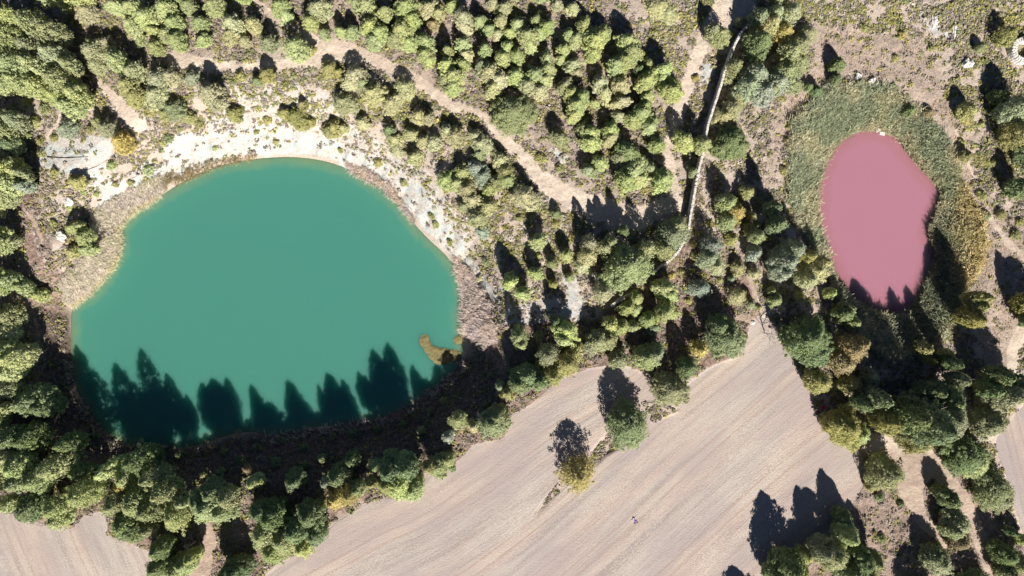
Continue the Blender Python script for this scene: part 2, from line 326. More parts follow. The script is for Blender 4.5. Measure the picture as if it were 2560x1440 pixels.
# ------------------------------------------------------------------ terrain
def terrain():
    def axis(a, step):
        d = np.arange(-a, a + step / 2, step); s = step; o = []; x = a
        while x < 900: s *= 1.22; x += s; o.append(x)
        o = np.array(o); return np.concatenate([-o[::-1], d, o])
    xs = axis(118, .3); ys = axis(70, .3); nx, ny = len(xs), len(ys)
    X, Y = np.meshgrid(xs, ys); X = X.ravel(); Y = Y.ravel(); Z = height(X, Y)
    i = np.arange((nx - 1) * (ny - 1)); r = i // (nx - 1); c = i % (nx - 1); a = r * nx + c
    me = mesh_np('ground', np.stack([X, Y, Z], 1), np.stack([a, a + 1, a + nx + 1, a + nx], 1), M_GROUND, smooth=True)
    px, py = proj(X, Y, np.minimum(Z, 3)); inside = (np.abs(px - 1280) < 3000) & (np.abs(py - 720) < 2200)
    fm = np.where(inside, field_mask(px, py), 0)
    setcol(me, 'zone_a', np.stack([white_mask(px, py), track_mask(px, py), fm], 1))
    green = np.maximum(soft(px, py, SHORE_R), 0) * .9
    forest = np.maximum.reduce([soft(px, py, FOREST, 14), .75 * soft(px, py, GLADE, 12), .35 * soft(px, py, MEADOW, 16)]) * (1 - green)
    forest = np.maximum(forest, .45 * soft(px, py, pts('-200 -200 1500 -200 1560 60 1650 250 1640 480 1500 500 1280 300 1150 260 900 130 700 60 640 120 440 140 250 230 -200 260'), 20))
    bank = soft(px, py, pts('100 780 176 780 200 1000 300 1110 420 1126 640 1082 990 1036 1160 900 1240 900 1260 960 1080 1130 900 1200 640 1260 500 1200 300 1160 150 1100 90 950'), 16)  # mask of the shaded bank, where the painted shade goes
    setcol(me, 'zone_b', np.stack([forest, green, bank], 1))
    # furrow coordinate from guide lines along the ploughing
    G = [(0, '600 1480 700 1410 830 1325 960 1262 1080 1215 1190 1130 1290 1050 1400 985 1500 950'), (62, '720 1450 950 1320 1130 1215 1280 1110 1400 1040'),
         (130, '900 1450 1100 1345 1290 1230 1400 1145 1500 1065'), (215, '1120 1450 1330 1290 1495 1145 1630 1040 1755 940 1845 880'),
         (390, '1420 1440 1580 1300 1780 1115 1980 930'), (580, '1710 1440 1930 1240 2130 1090'), (755, '1960 1450 2180 1260')]
    gx, gy, gv = [], [], []
    for v, s in G:
        for x, y in pts(s): gx.append(x / 500); gy.append(y / 500); gv.append(v)
    gx, gy, gv = map(np.array, (gx, gy, gv)); n = len(gx)
    def K(ax, ay, bx, by):
        q = (ax[:, None] - bx) ** 2 + (ay[:, None] - by) ** 2; return q * np.log(q + 1e-9) * .5
    Pm = np.stack([np.ones(n), gx, gy], 1)
    Amat = np.block([[K(gx, gy, gx, gy) + 6e-2 * np.eye(n), Pm], [Pm.T, np.zeros((3, 3))]])
    wv = np.linalg.solve(Amat, np.concatenate([gv, [0, 0, 0]]))
    V = Y.copy(); U = X.copy(); k = (fm > .01) & (px > 450) & (px < 2300)
    qx, qy = px[k] / 500, py[k] / 500
    V[k] = (K(qx, qy, gx, gy) @ wv[:n] + wv[n] + wv[n + 1] * qx + wv[n + 2] * qy) / PPM
    a = R(38); U[k] = X[k] * math.cos(a) + Y[k] * math.sin(a)
    k2 = (fm > .01) & (px <= 450); V[k2] = X[k2] * .98 + Y[k2] * .2 + 2.2 * np.sin(Y[k2] / 9); U[k2] = Y[k2]
    k3 = (fm > .01) & (px >= 2300); V[k3] = X[k3] + .25 * Y[k3]; U[k3] = Y[k3]
    av = me.attributes.new('furrow', 'FLOAT_VECTOR', 'POINT'); av.data.foreach_set('vector', np.stack([U, V, 0 * U], 1).astype(np.float32).ravel())
    tag(link('ground', me), kind='structure')
terrain()

def water(name, poly, z, mat, grow):
    P = np.array(poly); c = P.mean(0); x0, y0 = P.min(0) - grow; x1, y1 = P.max(0) + grow
    xs = np.arange(x0, x1, .8); ys = np.arange(y0, y1, .8); X, Y = np.meshgrid(xs, ys); nx = len(xs)
    d = sdist(X.ravel(), Y.ravel(), poly); i = np.arange((nx - 1) * (len(ys) - 1)); r = i // (nx - 1); cc = i % (nx - 1); a = r * nx + cc
    F = np.stack([a, a + 1, a + nx + 1, a + nx], 1); F = F[(d[F].min(1) < grow)]
    used = np.unique(F); re = np.full(X.size, -1); re[used] = np.arange(len(used))
    me = mesh_np(name, np.stack([X.ravel()[used], Y.ravel()[used], np.full(len(used), z)], 1), re[F], mat, smooth=True)
    at_ = me.attributes.new('shore', 'FLOAT', 'POINT'); at_.data.foreach_set('value', np.maximum(-d[used], 0).astype(np.float32))
    tag(link(name, me), kind='structure')
water('lake_water', LAKE, Z_LAKE, M_LAKE, 1.0)
water('pond_water', POND, Z_POND, M_POND, 1.0)

# ------------------------------------------------------------------ leaf-cloud prototypes
def quads(cen, nrm, size, asp=1.0, r=rng):
    n = len(cen); v = r.normal(size=(n, 3)); t = np.cross(nrm, v); t /= np.linalg.norm(t, axis=1)[:, None] + 1e-9
    u = np.cross(nrm, t); s = size[:, None] if np.ndim(size) else size
    a = t * s * asp; b = u * s
    co = np.stack([cen - a - b * .6, cen + a * .3 - b, cen + a + b * .5, cen - a * .2 + b], 1).reshape(-1, 3)
    return co, np.arange(4 * n).reshape(-1, 4)
def crown_proto(kind, rad, seed):
    """crown mesh in metres, horizontal radius rad, height 2 * NAT * rad, origin at its middle; widest below the middle, tapering to a rounded top"""
    r = np.random.default_rng(seed); hh = NAT[kind] * rad
    ncl, cr, dens, lf, sharp = {'pine': (int(40 + 26 * rad ** 1.7), .42, 56, .088, 1.75), 'round': (int(50 + 38 * rad ** 1.75), .44, 60, .092, 1.6),
                         'airy': (int(44 + 30 * rad ** 1.7), .40, 44, .085, 1.35), 'bush': (18, rad * .36, 40, .085, 2.0)}[kind]
    th = r.uniform(0, 2 * np.pi, ncl); t = r.random(ncl) ** 1.1
    wide = {'pine': .36, 'round': .36, 'airy': .38, 'bush': .3}[kind]
    prof = np.where(t < wide, .55 + .45 * np.sqrt(np.clip(t / wide, 0, 1)), (1 - (np.clip(t - wide, 0, 1) / (1 - wide)) ** sharp) ** (.75 if kind != 'pine' else .85))
    rho = r.uniform({'airy': .25, 'pine': .35}.get(kind, .5), 1, ncl) ** .5
    lob = 1 + .17 * np.sin(2 * th + r.uniform(0, 6)) + .14 * np.sin(3 * th + r.uniform(0, 6)) + .16 * np.sin(5 * th + 5 * t + r.uniform(0, 6)) + r.normal(size=ncl) * .09
    cs = cr * r.uniform(.6, 1.3, ncl) * (1 - .35 * t)
    q = prof * rho * lob * (rad - cr * .5)
    C = np.stack([np.cos(th) * q, np.sin(th) * q, (t * 2 - 1) * (hh - cr * .5)], 1)
    ctint = r.uniform(.25, .75, ncl)
    nl = (dens * (cs / cr) ** 2).astype(int) + 8; idx = np.repeat(np.arange(ncl), nl); n = len(idx)
    d = r.normal(size=(n, 3)); d /= np.linalg.norm(d, axis=1)[:, None]; d[:, 2] = np.where(d[:, 2] < -.1, -d[:, 2] * .8, d[:, 2])
    pos = C[idx] + d * (cs[idx] * r.uniform(.45, 1.25, n))[:, None] * np.array([1, 1, .8])
    f = r.random(n) < .33; tf = r.random(n); pf = np.where(tf < wide, .55 + .45 * np.sqrt(tf / wide), (1 - (np.clip(tf - wide, 0, 1) / (1 - wide)) ** sharp) ** .8)
    af = r.uniform(0, 2 * np.pi, n); qf = pf * (rad - .05) * r.uniform(.3, .97, n) ** .5 * (1 + .14 * np.sin(3 * af + 1) + .1 * np.sin(7 * af + 5 * tf))
    pos = np.where(f[:, None], np.stack([np.cos(af) * qf, np.sin(af) * qf, (tf * 2 - 1) * hh], 1), pos)
    idx = np.where(f, r.integers(0, ncl, n), idx)
    out = pos * np.array([1, 1, .5]); out /= np.linalg.norm(out, axis=1)[:, None] + .3
    nr = d * .9 + out * .5 + r.normal(size=(n, 3)) * .32 + np.array([0, 0, .35]); nr /= np.linalg.norm(nr, axis=1)[:, None]
    co, F = quads(pos, nr, lf * r.uniform(.65, 1.45, n), 1.35 if kind == 'pine' else 1.0, r)
    tn = np.clip(np.repeat(ctint[idx] + r.normal(size=n) * .18, 4), 0, 1)
    return mesh_np(kind + '_crown', co, F, M_LEAF, tint=tn)
NAT = {'pine': 1.35, 'round': 1.0, 'airy': 1.1, 'bush': .75}
def tube(P, Rr, n=6):
    P = np.array(P, float); m = len(P); co = []
    for i in range(m):
        t = P[min(i + 1, m - 1)] - P[max(i - 1, 0)]; t /= np.linalg.norm(t) + 1e-9
        a = np.cross(t, [0.31, .95, .05]); a /= np.linalg.norm(a) + 1e-9; b = np.cross(t, a)
        for k in range(n):
            q = 2 * math.pi * k / n; co.append(P[i] + (a * math.cos(q) + b * math.sin(q)) * Rr[i])
    F = [(i * n + k, i * n + (k + 1) % n, (i + 1) * n + (k + 1) % n, (i + 1) * n + k) for i in range(m - 1) for k in range(n)]
    return np.array(co), np.array(F)
def join(parts):
    co, F, o = [], [], 0
    for c, f in parts: co.append(c); F.append(f + o); o += len(c)
    return np.concatenate(co), np.concatenate(F)
def trunk_proto(seed):
    """unit height trunk with limbs, radius .028"""
    r = random.Random(seed); z = [0, .15, .35, .55, .75, .93]; x = y = 0; P = []
    for h in z: P.append((x, y, h - .02)); x += r.uniform(-.03, .03); y += r.uniform(-.03, .03)
    parts = [tube(P, [.036, .027, .022, .017, .011, .004])]
    for k in range(9):
        i = r.choice([2, 3, 4]); b = P[i]; a = r.uniform(0, 6.28); l = r.uniform(.14, .24)
        parts.append(tube([b, (b[0] + math.cos(a) * l * .5, b[1] + math.sin(a) * l * .5, b[2] + .05), (b[0] + math.cos(a) * l, b[1] + math.sin(a) * l, b[2] + .13)], [.009, .006, .002], 4))
    co, F = join(parts); return mesh_np('trunk', co, F, M_BARK, smooth=True)
PROTO = {}
SIZES = {'pine': (1.3, 2.0, 3.0), 'round': (1.5, 2.6, 4.0), 'airy': (1.4, 2.4, 3.6), 'bush': (.6, 1.0)}
for k_, ss in SIZES.items():
    for si, s_ in enumerate(ss):
        for v_ in range(3): PROTO[k_, si, v_] = crown_proto(k_, s_, hash((len(k_), si, v_)) % 9999)
TRUNK = [trunk_proto(s) for s in (3, 8, 15)]

# colour words and leaf colours
COLS = {'B': ('bright green', (.315, .362, .170)), 'D': ('dark green', (.185, .235, .115)), 'G': ('grey-green', (.265, .295, .165)), 'O': ('olive green', (.295, .300, .130)),
        'P': ('pale green', (.355, .365, .215)), 'Y': ('yellowish', (.375, .335, .130)), 'S': ('silvery blue-green', (.270, .310, .230)), 'W': ('brownish', (.27, .235, .135))}
# ---- every crown seen in the photo: x y radius(px) shape colour [height m]
TREES = '''
18 42 22 pB 13;80 60 30 pG 13;128 80 26 pG 13;25 95 35 pB 13;75 115 25 pG 12;30 160 38 pB 12;85 165 30 pB 12;135 140 26 pG 12;172 162 18 pG 10;45 205 30 pB 10;95 215 28 pB 10;150 200 34 pB 11;188 235 30 pB 9;172 266 26 pB 9;140 240 24 pB;0 140 28 pB;
160 8 20 pB;215 30 28 aP;290 15 24 pB;328 20 26 pB;362 42 26 pB;330 62 24 pB;378 76 16 pB;412 20 26 pB;432 58 22 pB;415 85 20 pB;388 118 20 pB;440 100 24 pB;500 58 20 pB;492 50 14 pG;508 100 17 pB;534 15 24 pB;580 60 26 pP;576 88 20 pP;612 102 14 pP;632 60 20 pP;470 15 20 pG;
230 128 34 aP;266 108 20 aP;290 150 30 pB;240 162 24 aP;330 180 26 pG;320 215 28 pO;336 242 24 pO;395 200 32 aP;424 192 24 aP;388 240 30 aP;432 272 28 aG;410 285 18 aO;470 292 18 aO;350 100 14 aG;
527 235 33 rP 7;480 195 20 aS 2.5;600 190 15 bO;585 285 20 aO 3.5;
165 322 24 aS 4;265 320 24 aG 4;240 305 14 aG 3;305 355 27 aY 6;193 455 20 rO 3.5;35 300 22 pG 9;12 328 25 pG 9;42 332 18 pD;25 362 20 pD 8;20 420 30 pB 9;52 432 16 pG 8;15 462 30 pB 9;58 466 16 pS 7;8 395 18 pG 8;
672 108 21 pG;740 120 31 pB 7;768 126 16 pO;700 18 24 pB;716 40 16 pB;775 55 20 pB;800 20 28 pP;810 84 14 pB 4;850 78 14 pB 4;880 80 18 pB;915 14 22 pB;890 8 14 pG;963 32 18 pB 6.3;925 66 24 pB;948 82 24 pB;935 102 22 pB;1013 18 26 pB 6.3;1030 50 22 pB;1004 76 28 pB 6.3;988 98 22 pG;1022 108 20 pB;1063 104 22 pB;1063 136 20 pB;1072 152 14 pB;
1070 20 22 aP;1095 32 18 aP;1083 62 16 aW;1130 14 16 pB;1157 45 24 pP;1160 68 18 pP;1200 54 18 pB;1222 74 16 pB;1243 86 14 pP;1120 126 13 pB 6.3;1157 110 20 pB;1165 137 16 pP;1213 124 16 pB 6.3;1117 165 22 pB 6.3;1135 190 24 pB 6.3;1133 218 22 pB;1112 200 16 pG;1155 160 18 pB;1223 180 26 pP;1203 165 18 pG;1247 200 24 pP;1233 222 22 pP;1260 20 20 pP;1232 8 16 pP;1253 52 18 pP;1273 82 16 pB;1267 118 18 pB;1257 145 20 pB;
887 190 30 aP;872 208 20 aP;933 233 30 aP;907 208 20 aG;860 257 28 aP;882 264 18 aP;1013 220 27 aP;977 260 26 aP;994 246 18 aP;820 172 20 aO 2.5;845 180 12 aO 2;667 186 19 rO 3.5;643 202 12 rD 2.5;740 292 28 aO 4;713 283 15 rO 3;753 312 17 aO 3;777 305 12 aO 2.5;757 262 13 aO 3;837 320 22 aO 4;822 326 18 rO 3;857 320 14 aP 3;907 306 18 aP 3.5;1047 290 20 aP 4;1070 296 16 aP 3.5;973 325 16 aD 4;987 350 22 aP;993 373 20 aP;1027 335 18 aP;1057 352 18 aP;1083 356 22 aP;1037 393 20 aP 4;1140 340 26 aP;1118 326 18 aP;1203 360 24 aP;1190 340 18 aP;1221 366 17 aP;1200 386 17 aG;1113 450 24 aB;1157 430 22 aB;1140 458 22 aB;1190 420 22 aS;1207 443 24 aS;1250 400 22 aP;1263 430 24 aO;1167 474 24 aP;1223 470 20 aB;
1283 285 50 rG 6.3;1220 515 22 aP;1195 545 26 aP;1205 580 18 aS;1180 500 22 aP;1160 515 16 aG;
1647 20 30 aP 2.5;1672 34 24 aP 2.2;1433 20 16 pP;1393 10 16 aP;1293 60 18 pB;1340 50 14 pB;1320 90 24 pB;1367 67 20 pB;1347 82 16 pB;1323 112 18 pB;1460 63 20 pB;1470 84 18 pB;1487 102 28 pB;1507 86 22 pB;1483 134 20 pB;1423 87 16 pB;1440 98 18 pB;1410 125 18 pB;1432 114 12 pB;1403 148 13 pB;1433 163 20 pP;1442 182 14 pP;1293 140 20 pB;1290 190 22 pB;1367 147 18 pB;1370 173 20 pB;1340 187 24 pB;1363 200 20 pB;1320 214 22 pP;1350 228 20 pP;1413 213 20 pG;1428 234 22 pB;1570 105 26 pB 6.3;1578 132 30 pB 6.3;1540 163 22 pB 6.3;1560 154 24 pB 6.3;1623 160 14 pB;1660 173 20 pB 6.3;1657 197 18 pB;1617 200 24 pB;1612 218 18 pB;1600 173 14 pD;1680 230 26 pB 6.3;1684 214 20 pB;1500 207 20 pP;1513 233 18 pP;1553 213 22 pP;1557 253 18 pP;1540 262 15 pP;1620 240 18 pB;1613 267 18 pB;1603 284 24 pB;1443 262 24 pB 6.3;1454 246 22 pB 6.3;1436 288 20 pB;1487 257 12 pB;1583 300 22 pB;1547 290 15 pP;1623 317 20 pB;1634 303 13 pB;1527 327 22 pB;1527 347 20 pP;1477 333 22 pB;1477 357 24 pB;1456 320 15 pG;1400 347 22 pG;1643 363 20 pB;1570 383 28 pD;1552 394 20 pG;1583 430 34 pB 6.3;1566 450 28 pB 6.3;1598 448 24 pB;1627 420 16 pG;1657 450 28 pB 6.3;1470 425 16 pG;1500 407 20 pB;1483 430 14 pG;1710 353 26 pB 6.3;1757 360 22 pB 7;1733 430 12 pG 4;
1802 88 28 aG 6;1782 76 20 aG 6;1851 53 12 rG 2.5;1837 167 24 aG 6;1827 190 19 aP;1897 43 22 rG 8;1898 107 31 rD 9;1890 187 34 aS 8;1873 217 32 aS 8;1910 233 30 aS 7;1847 243 26 aP;1833 273 28 aP;1810 293 26 aP;1787 302 15 aG;1827 353 36 rD 6;1844 368 28 rD 5.5;1800 370 20 rD 5;
1940 33 22 aG 7;1977 33 30 aG 7;1930 60 24 aP 7;1960 80 24 aY 6;2020 87 26 aP 4;1980 133 34 aG 7;2003 110 26 aG 6;1970 180 34 aG 6;1945 207 30 aS 6;1997 160 30 aG 5;1933 222 22 aG 5;1985 213 24 aG 4;2095 160 18 rD 4;2090 197 14 rD 3.5;2043 227 14 rD 3;2022 217 10 rD 3;2273 277 13 rD 3.5;2420 277 21 rO 4.5;2417 390 14 rO 3.5;2453 117 12 rG 2.5;2520 87 26 aO 5;2545 270 34 rG 9;2550 338 38 aO 8;2553 467 24 rD 7;2323 280 14 aW 2;2500 240 18 rD 5;2600 380 44 rD 9;
186 570 20 pB 5;210 594 24 pB 6;215 624 18 pB 5;180 630 18 aO 2.5;20 702 24 pB 7;56 717 19 pB 7;97 738 18 pB 6;15 602 22 aG 7;10 492 22 pG 8;20 790 30 aG 8;12 830 22 aP 8;35 896 36 pB 11;8 880 24 pB 11;20 930 26 pB 10;62 880 20 pG 10;80 1003 38 rD 11;112 1015 28 rD 10;14 975 24 aG 9;10 1022 18 pB 9;25 1100 30 rD 8.7;12 1150 30 pB 8.7;68 1100 40 rD 8.7;45 1170 36 pB 9.4;140 1165 34 pB 14;90 1200 36 pB 9.4;46 1206 26 pG 9.4;207 1236 37 pB 12;12 1262 22 pB 8.7;75 1270 36 rD 8.7;140 1272 34 pB 8.7;147 1297 26 pB 8.1;200 1180 24 pD 8.7;170 1110 26 rD 14;
275 1175 28 pB 15;320 1192 34 pB 12;313 1215 28 pY 9.4;383 1193 30 pG 12;350 1150 34 pD 17;413 1230 28 pG 12;290 1262 36 pG 9.4;340 1260 40 pB 9.4;317 1310 36 rD 8.7;334 1326 28 rD 8.1;370 1280 28 pG 8.7;367 1325 16 pG 7.4;437 1293 32 pB 8.1;456 1256 16 pG 8.1;520 1268 38 pB 9.4;552 1280 32 pB 8.7;533 1235 36 pD 9.4;567 1246 26 pG 9.4;500 1250 26 pD 9.4;400 1373 26 rD 8.1;395 1420 28 rD 7.4;463 1410 30 pB 6.8;440 1426 26 pB 6.8;480 1392 18 pB 8.2;590 1425 32 rD 8.1;567 1438 22 rD 8.1;508 1190 10 bO 2;547 1180 11 rD 3;617 1174 12 aW 2;636 1205 18 pB 8.1;
680 1293 38 rD 8.7;660 1337 34 pB 8.7;707 1353 40 pB 8.1;683 1380 32 pB 8.1;740 1327 34 rD 8.7;773 1287 34 rD 8.7;790 1337 26 rD 6.8;757 1370 24 pB 6.8;650 1280 28 rD 8.7;813 1207 14 aS 7.4;847 1193 28 rD 8.7;843 1243 30 aY 7.4;873 1237 28 aY 7.4;893 1223 20 aG 6.8;833 1253 20 aY 6.8;937 1167 16 pB 6.8;973 1173 30 rD 11;1013 1167 32 rD 11;1003 1210 40 rB 7.4;967 1210 26 rB 7.4;1033 1223 28 rB 6.8;927 1207 16 rO 8.2;1093 1167 28 rB 5;1117 1150 18 rB 4;1070 1167 15 rO 7;977 1147 20 rD 8.1;803 1147 12 aG 3;1053 1077 10 rB 2.5;1147 1050 24 aB 3.5;1183 1067 16 aP 3;1120 1093 16 aS 3;1233 1060 37 rG 7;1242 1040 28 rG 7;1250 967 14 aS 4;1270 983 20 aO 5;735 1200 24 rD 8.1;880 1150 18 rD 7.4;
1313 490 30 aP 6;1332 502 22 aP;1287 487 16 aP;1270 450 22 aB;1240 455 20 aG;1347 602 21 pB 6;1340 683 17 pB 5;1380 657 14 pG 4;1417 637 16 pB 4;1423 693 11 pB 3;1383 710 11 rO 3;1274 705 19 pB 7;1307 733 18 pB 6;1390 533 13 aD 2.5;1470 640 26 aP 7;1473 610 24 aP 8;1460 663 20 aP;1513 620 22 aG 8;1527 603 18 aG 8;1570 668 58 rB 10;1617 623 24 aP 9;1680 590 44 aG 8;1660 622 30 aG 7;1694 563 26 aG 8;1560 577 14 pD 8;1780 613 26 aS 7;1773 647 28 aS 6;1790 667 23 aP 5;1750 720 26 aS 5;1507 733 26 aP 7;1663 720 26 pB 8;1674 736 20 pB 8;1643 713 13 pG;1590 747 18 pB;1570 770 20 pB;1588 774 16 pB;1663 777 26 pB 8;1678 782 18 pB;1623 800 22 pB;1634 818 18 pG;1583 817 16 pB;1527 813 22 pB;1553 818 20 pB;1493 853 28 pG;1520 850 24 pG;1477 868 18 pG;1413 827 28 pB 8;1410 848 20 pB 8;1393 803 14 pD 7;1297 840 24 aG 7;1303 862 14 pB 6;1347 840 12 aD;1370 887 30 aG 8;1357 908 20 aO;1420 910 32 aO 7;1437 884 22 aO;1397 924 26 aO;1383 942 24 aO 6;1317 940 32 rD 8;1347 952 24 rD 7;1300 957 28 rD 8;1547 897 24 rG 5;1617 893 32 rG 7;1637 884 24 rG 7;1717 920 27 rD 7;1750 873 22 aY 6;1817 847 48 rD 8;1797 818 28 rD 8;1820 507 26 aB 7;1840 530 26 aY 7;1820 554 24 aB 6;1803 500 14 aG 6;1880 540 12 aO 4;1877 572 16 aO 5;1887 632 20 aS 5;1847 670 18 aP 3;1830 697 10 aS 2;1887 683 14 aP 3;1843 740 24 aP 3.5;1877 760 14 aG 3;1830 597 16 aO 4;1675 975 43 rG 7;1723 753 9 bO 2;1870 480 20 aO 4;1895 590 18 aG 9;
1987 623 28 aS 10;1963 653 36 aS 10;1957 682 22 aS 9;2023 640 18 aO 9;2037 678 36 aP 8;2020 698 26 aP 8;2057 657 20 aP 7;1940 750 17 rB 4;1930 727 10 rB 3;2000 743 12 rO 4;2077 733 14 rB 6;2120 773 18 rB 6;2133 807 14 rB 6;2110 782 24 rD 8;1945 560 22 rD 11;1935 520 18 rD 10;2023 850 56 rD 10;2037 882 38 rD 9;2127 877 42 aW 8;2107 907 34 aW 8;2153 860 24 aW 7;2177 942 22 aS 6;2047 955 30 rO 7;2127 960 24 rO 6;2450 747 22 rO 10;2433 797 26 rO 9;2454 768 14 rO 9;2313 873 20 aO 6;2367 883 14 aO 6;2327 903 12 aO 5;2383 910 18 rD 8;2400 950 20 rG 9;2570 757 24 rO 8;2503 940 24 rD 12;2200 1000 24 rD 12;2160 1010 20 rD 10;
2117 1073 44 rO 8;2145 1085 28 rB 7;2087 1060 28 rO 7;2167 968 18 aS 5;2217 1048 28 rO 12;2225 1067 22 rO 11;2322 1062 54 rD 18.5;2278 1040 40 rD 17;2363 1047 56 rG 12;2367 1000 38 rD 11;2333 980 30 rD 9;2293 1100 34 rO 11;2297 1077 32 rG 13;2513 987 40 rG 11.5;2542 972 34 rD 10;2480 973 22 rD 10;2477 1057 38 rG 8;2420 1147 48 rD 6;2440 1158 36 rB 5.5;2393 1156 24 rD 5;2487 1227 48 rG 6.5;2500 1247 32 rG 6;2217 1185 42 rG 9;2183 1213 16 rO 4;2375 1250 24 rD 6;2355 1232 18 rD 5;2393 1310 34 rG 6;2384 1326 26 rG 6;2400 1354 26 rW 5;2347 1407 34 rG 6;2333 1390 24 rG 6;2530 1330 12 rD 5;2555 1350 14 rB 4;2513 1387 28 rD 7;2547 1412 28 rG 6;2520 1432 24 rG 6;
2120 1337 28 rB 9;2080 1387 40 rG 9;2053 1377 26 rG 9;2107 1293 22 rD 6;2153 1400 36 rD 9;2183 1403 24 rG 8;2127 1428 34 rD 9;2165 1438 30 rB 8;2013 1390 22 rO 5;1973 1417 38 rD 10.5;2000 1427 24 rO 6;1940 1437 26 rD 8;2320 1500 40 rD 8;1870 1530 36 rD 6;2440 1470 40 rD 6;1570 1065 52 rD 8.5;1447 1188 46 aY 8;
-40 700 40 pB 11;-30 600 38 pB 11;-35 500 34 pB 10;-30 300 34 pG 10;-25 200 34 pB 11;-30 50 36 pB 12;-30 880 34 pB 11;-40 1050 36 rD 11;-30 1200 36 pB 8.7;2620 800 40 rD 10;100 -30 34 pB 12;180 -30 30 pB 12;1960 -28 30 rG 8;1010 -25 26 pB;880 -25 26 pB;450 -25 26 pB;600 -20 24 pB;1350 -20 22 pB;1290 -25 20 pB;150 1420 0 x'''
BUSHES = '''
88 305 16 O;110 270 14 G;225 325 12 O;195 312 7 O;420 345 15 D;405 357 8 O;278 412 14 B;370 425 16 B;135 430 12 O;288 460 10 O;325 456 10 O;536 370 6 B;100 385 11 O;100 353 12 O;135 345 9 O;65 255 12 O;450 322 8 O;375 275 16 O;500 310 12 O;132 557 9 O;172 520 8 B;240 485 8 B;205 480 7 B;
667 300 12 O;850 375 7 O;945 405 14 O;1010 457 12 O;690 355 8 O;600 275 13 O;640 330 7 O;1080 540 10 O;1090 560 9 O;1125 605 9 O;1200 695 8 P;1217 655 12 G;1347 393 11 O;1397 420 11 O;1360 397 8 O;1740 195 9 Y;1895 770 8 O;1975 318 8 O;1960 427 11 O;2070 233 9 Y;1965 350 8 W;2407 357 9 O;2483 407 11 O;2457 490 13 O;2467 540 12 D;2445 557 12 O;2502 536 15 O;2550 555 9 O;2540 588 14 O;2547 487 15 G;2415 303 9 Y;2455 310 8 O;2330 120 9 O;2240 145 10 O;2160 70 11 O;2255 87 10 Y;2200 243 8 B;2235 215 8 G;2200 1243 13 D;2252 1260 9 D;2206 1347 12 D;2187 1332 6 W;2310 1373 8 D;1300 545 9 O;1390 560 10 O;1345 640 9 O;1430 590 9 O;1750 585 10 O;1735 610 10 O;1735 640 10 O;1800 700 10 O;1705 680 10 O;1680 690 9 Y;1775 560 9 Y;1900 500 10 O;1920 560 12 D;1535 1137 0 O;1215 1010 9 D;1240 1130 0 O;1130 1170 9 D;640 1120 12 D;705 1105 11 D;760 1120 12 D;830 1095 12 O;880 1085 13 D;945 1075 12 D;1010 1060 12 D;560 1130 12 O;600 1152 14 D;690 1160 15 D;762 1165 14 D;1075 1030 12 D;1112 1003 12 O;450 1140 13 D;240 1090 12 D'''
HK = {'p': 'pine', 'r': 'round', 'a': 'airy', 'b': 'bush'}
NAME = {'p': 'pine_tree', 'r': 'holm_oak_tree', 'a': 'juniper_tree', 'b': 'bush'}
CAT = {'p': 'pine tree', 'r': 'oak tree', 'a': 'juniper tree', 'b': 'bush'}
NOUN = {'p': 'pine', 'r': 'round-crowned oak', 'a': 'loose-crowned juniper', 'b': 'bush'}
GRP = {'p': 'pines of the woods round the lagoons', 'r': 'dense round oaks round the lagoons', 'a': 'loose-crowned junipers round the lagoons', 'b': 'bushes growing alone on open ground'}
LANDMARKS = [('the sandy track\'s left end', 450, 155), ('the sandy track\'s widest bend', 825, 128), ('the pale rock slope\'s left end', 190, 375), ('the blue-grey rock face', 480, 365),
  ('the teal lake\'s top shore', 740, 390), ('the algae mat', 1100, 875), ('the straw-coloured reed spit', 265, 610), ('the teal lake\'s left cliff', 172, 880), ('the teal lake\'s lowest shore', 640, 1085),
  ('the bottom-left field', 160, 1370), ('the dirt lane\'s lower end', 510, 1390), ('the field\'s lower-left tip', 690, 1420), ('the person in purple', 1585, 1302), ('the bare grey tree', 1910, 835),
  ('the track junction', 1660, 515), ('the white gap in scrub', 1395, 390), ('the stone wall\'s upper end', 1885, 48), ('the stone wall\'s middle', 1785, 265), ('the stone wall\'s bend', 1715, 600), ('the track\'s top-right opening', 1840, 15),
  ('the pink pond\'s white slabs', 2200, 332), ('the pink pond\'s lower end', 2240, 770), ('the round stone ruin', 2552, 125), ('the pale boulder in scrub', 2415, 162), ('the fork of dirt paths', 2305, 1155), ('the right-edge field', 2550, 1180),
  ('the narrow track past the wood', 1245, 330), ('the top-left forest corner', 60, 60), ('the red bundle in shade', 2055, 1018), ('the field\'s notch of brown grass', 1510, 1115), ('the teal lake\'s right shore', 1160, 720), ('the small white gully', 1432, 745), ('the wood\'s top-right bright pine', 1575, 120), ('the deep gap amid the wood', 1342, 135), ('the wood\'s lower right edge', 1660, 430), ('the middle of the wood', 1490, 270), ('the wood\'s left part', 1105, 135), ('the top edge\'s leftmost glade', 620, 20), ('the top-left track bend', 540, 60), ('the broad domed oak', 1570, 690), ('the wood\'s straight left fringe', 930, 60)]
def direction(dx, dy, d):
    if d < 14: return 'right at'
    a = math.degrees(math.atan2(-dy, dx)) % 360
    return ['right of', 'upper right of', 'above', 'upper left of', 'left of', 'lower left of', 'below', 'lower right of'][int(((a + 22.5) % 360) // 45)]
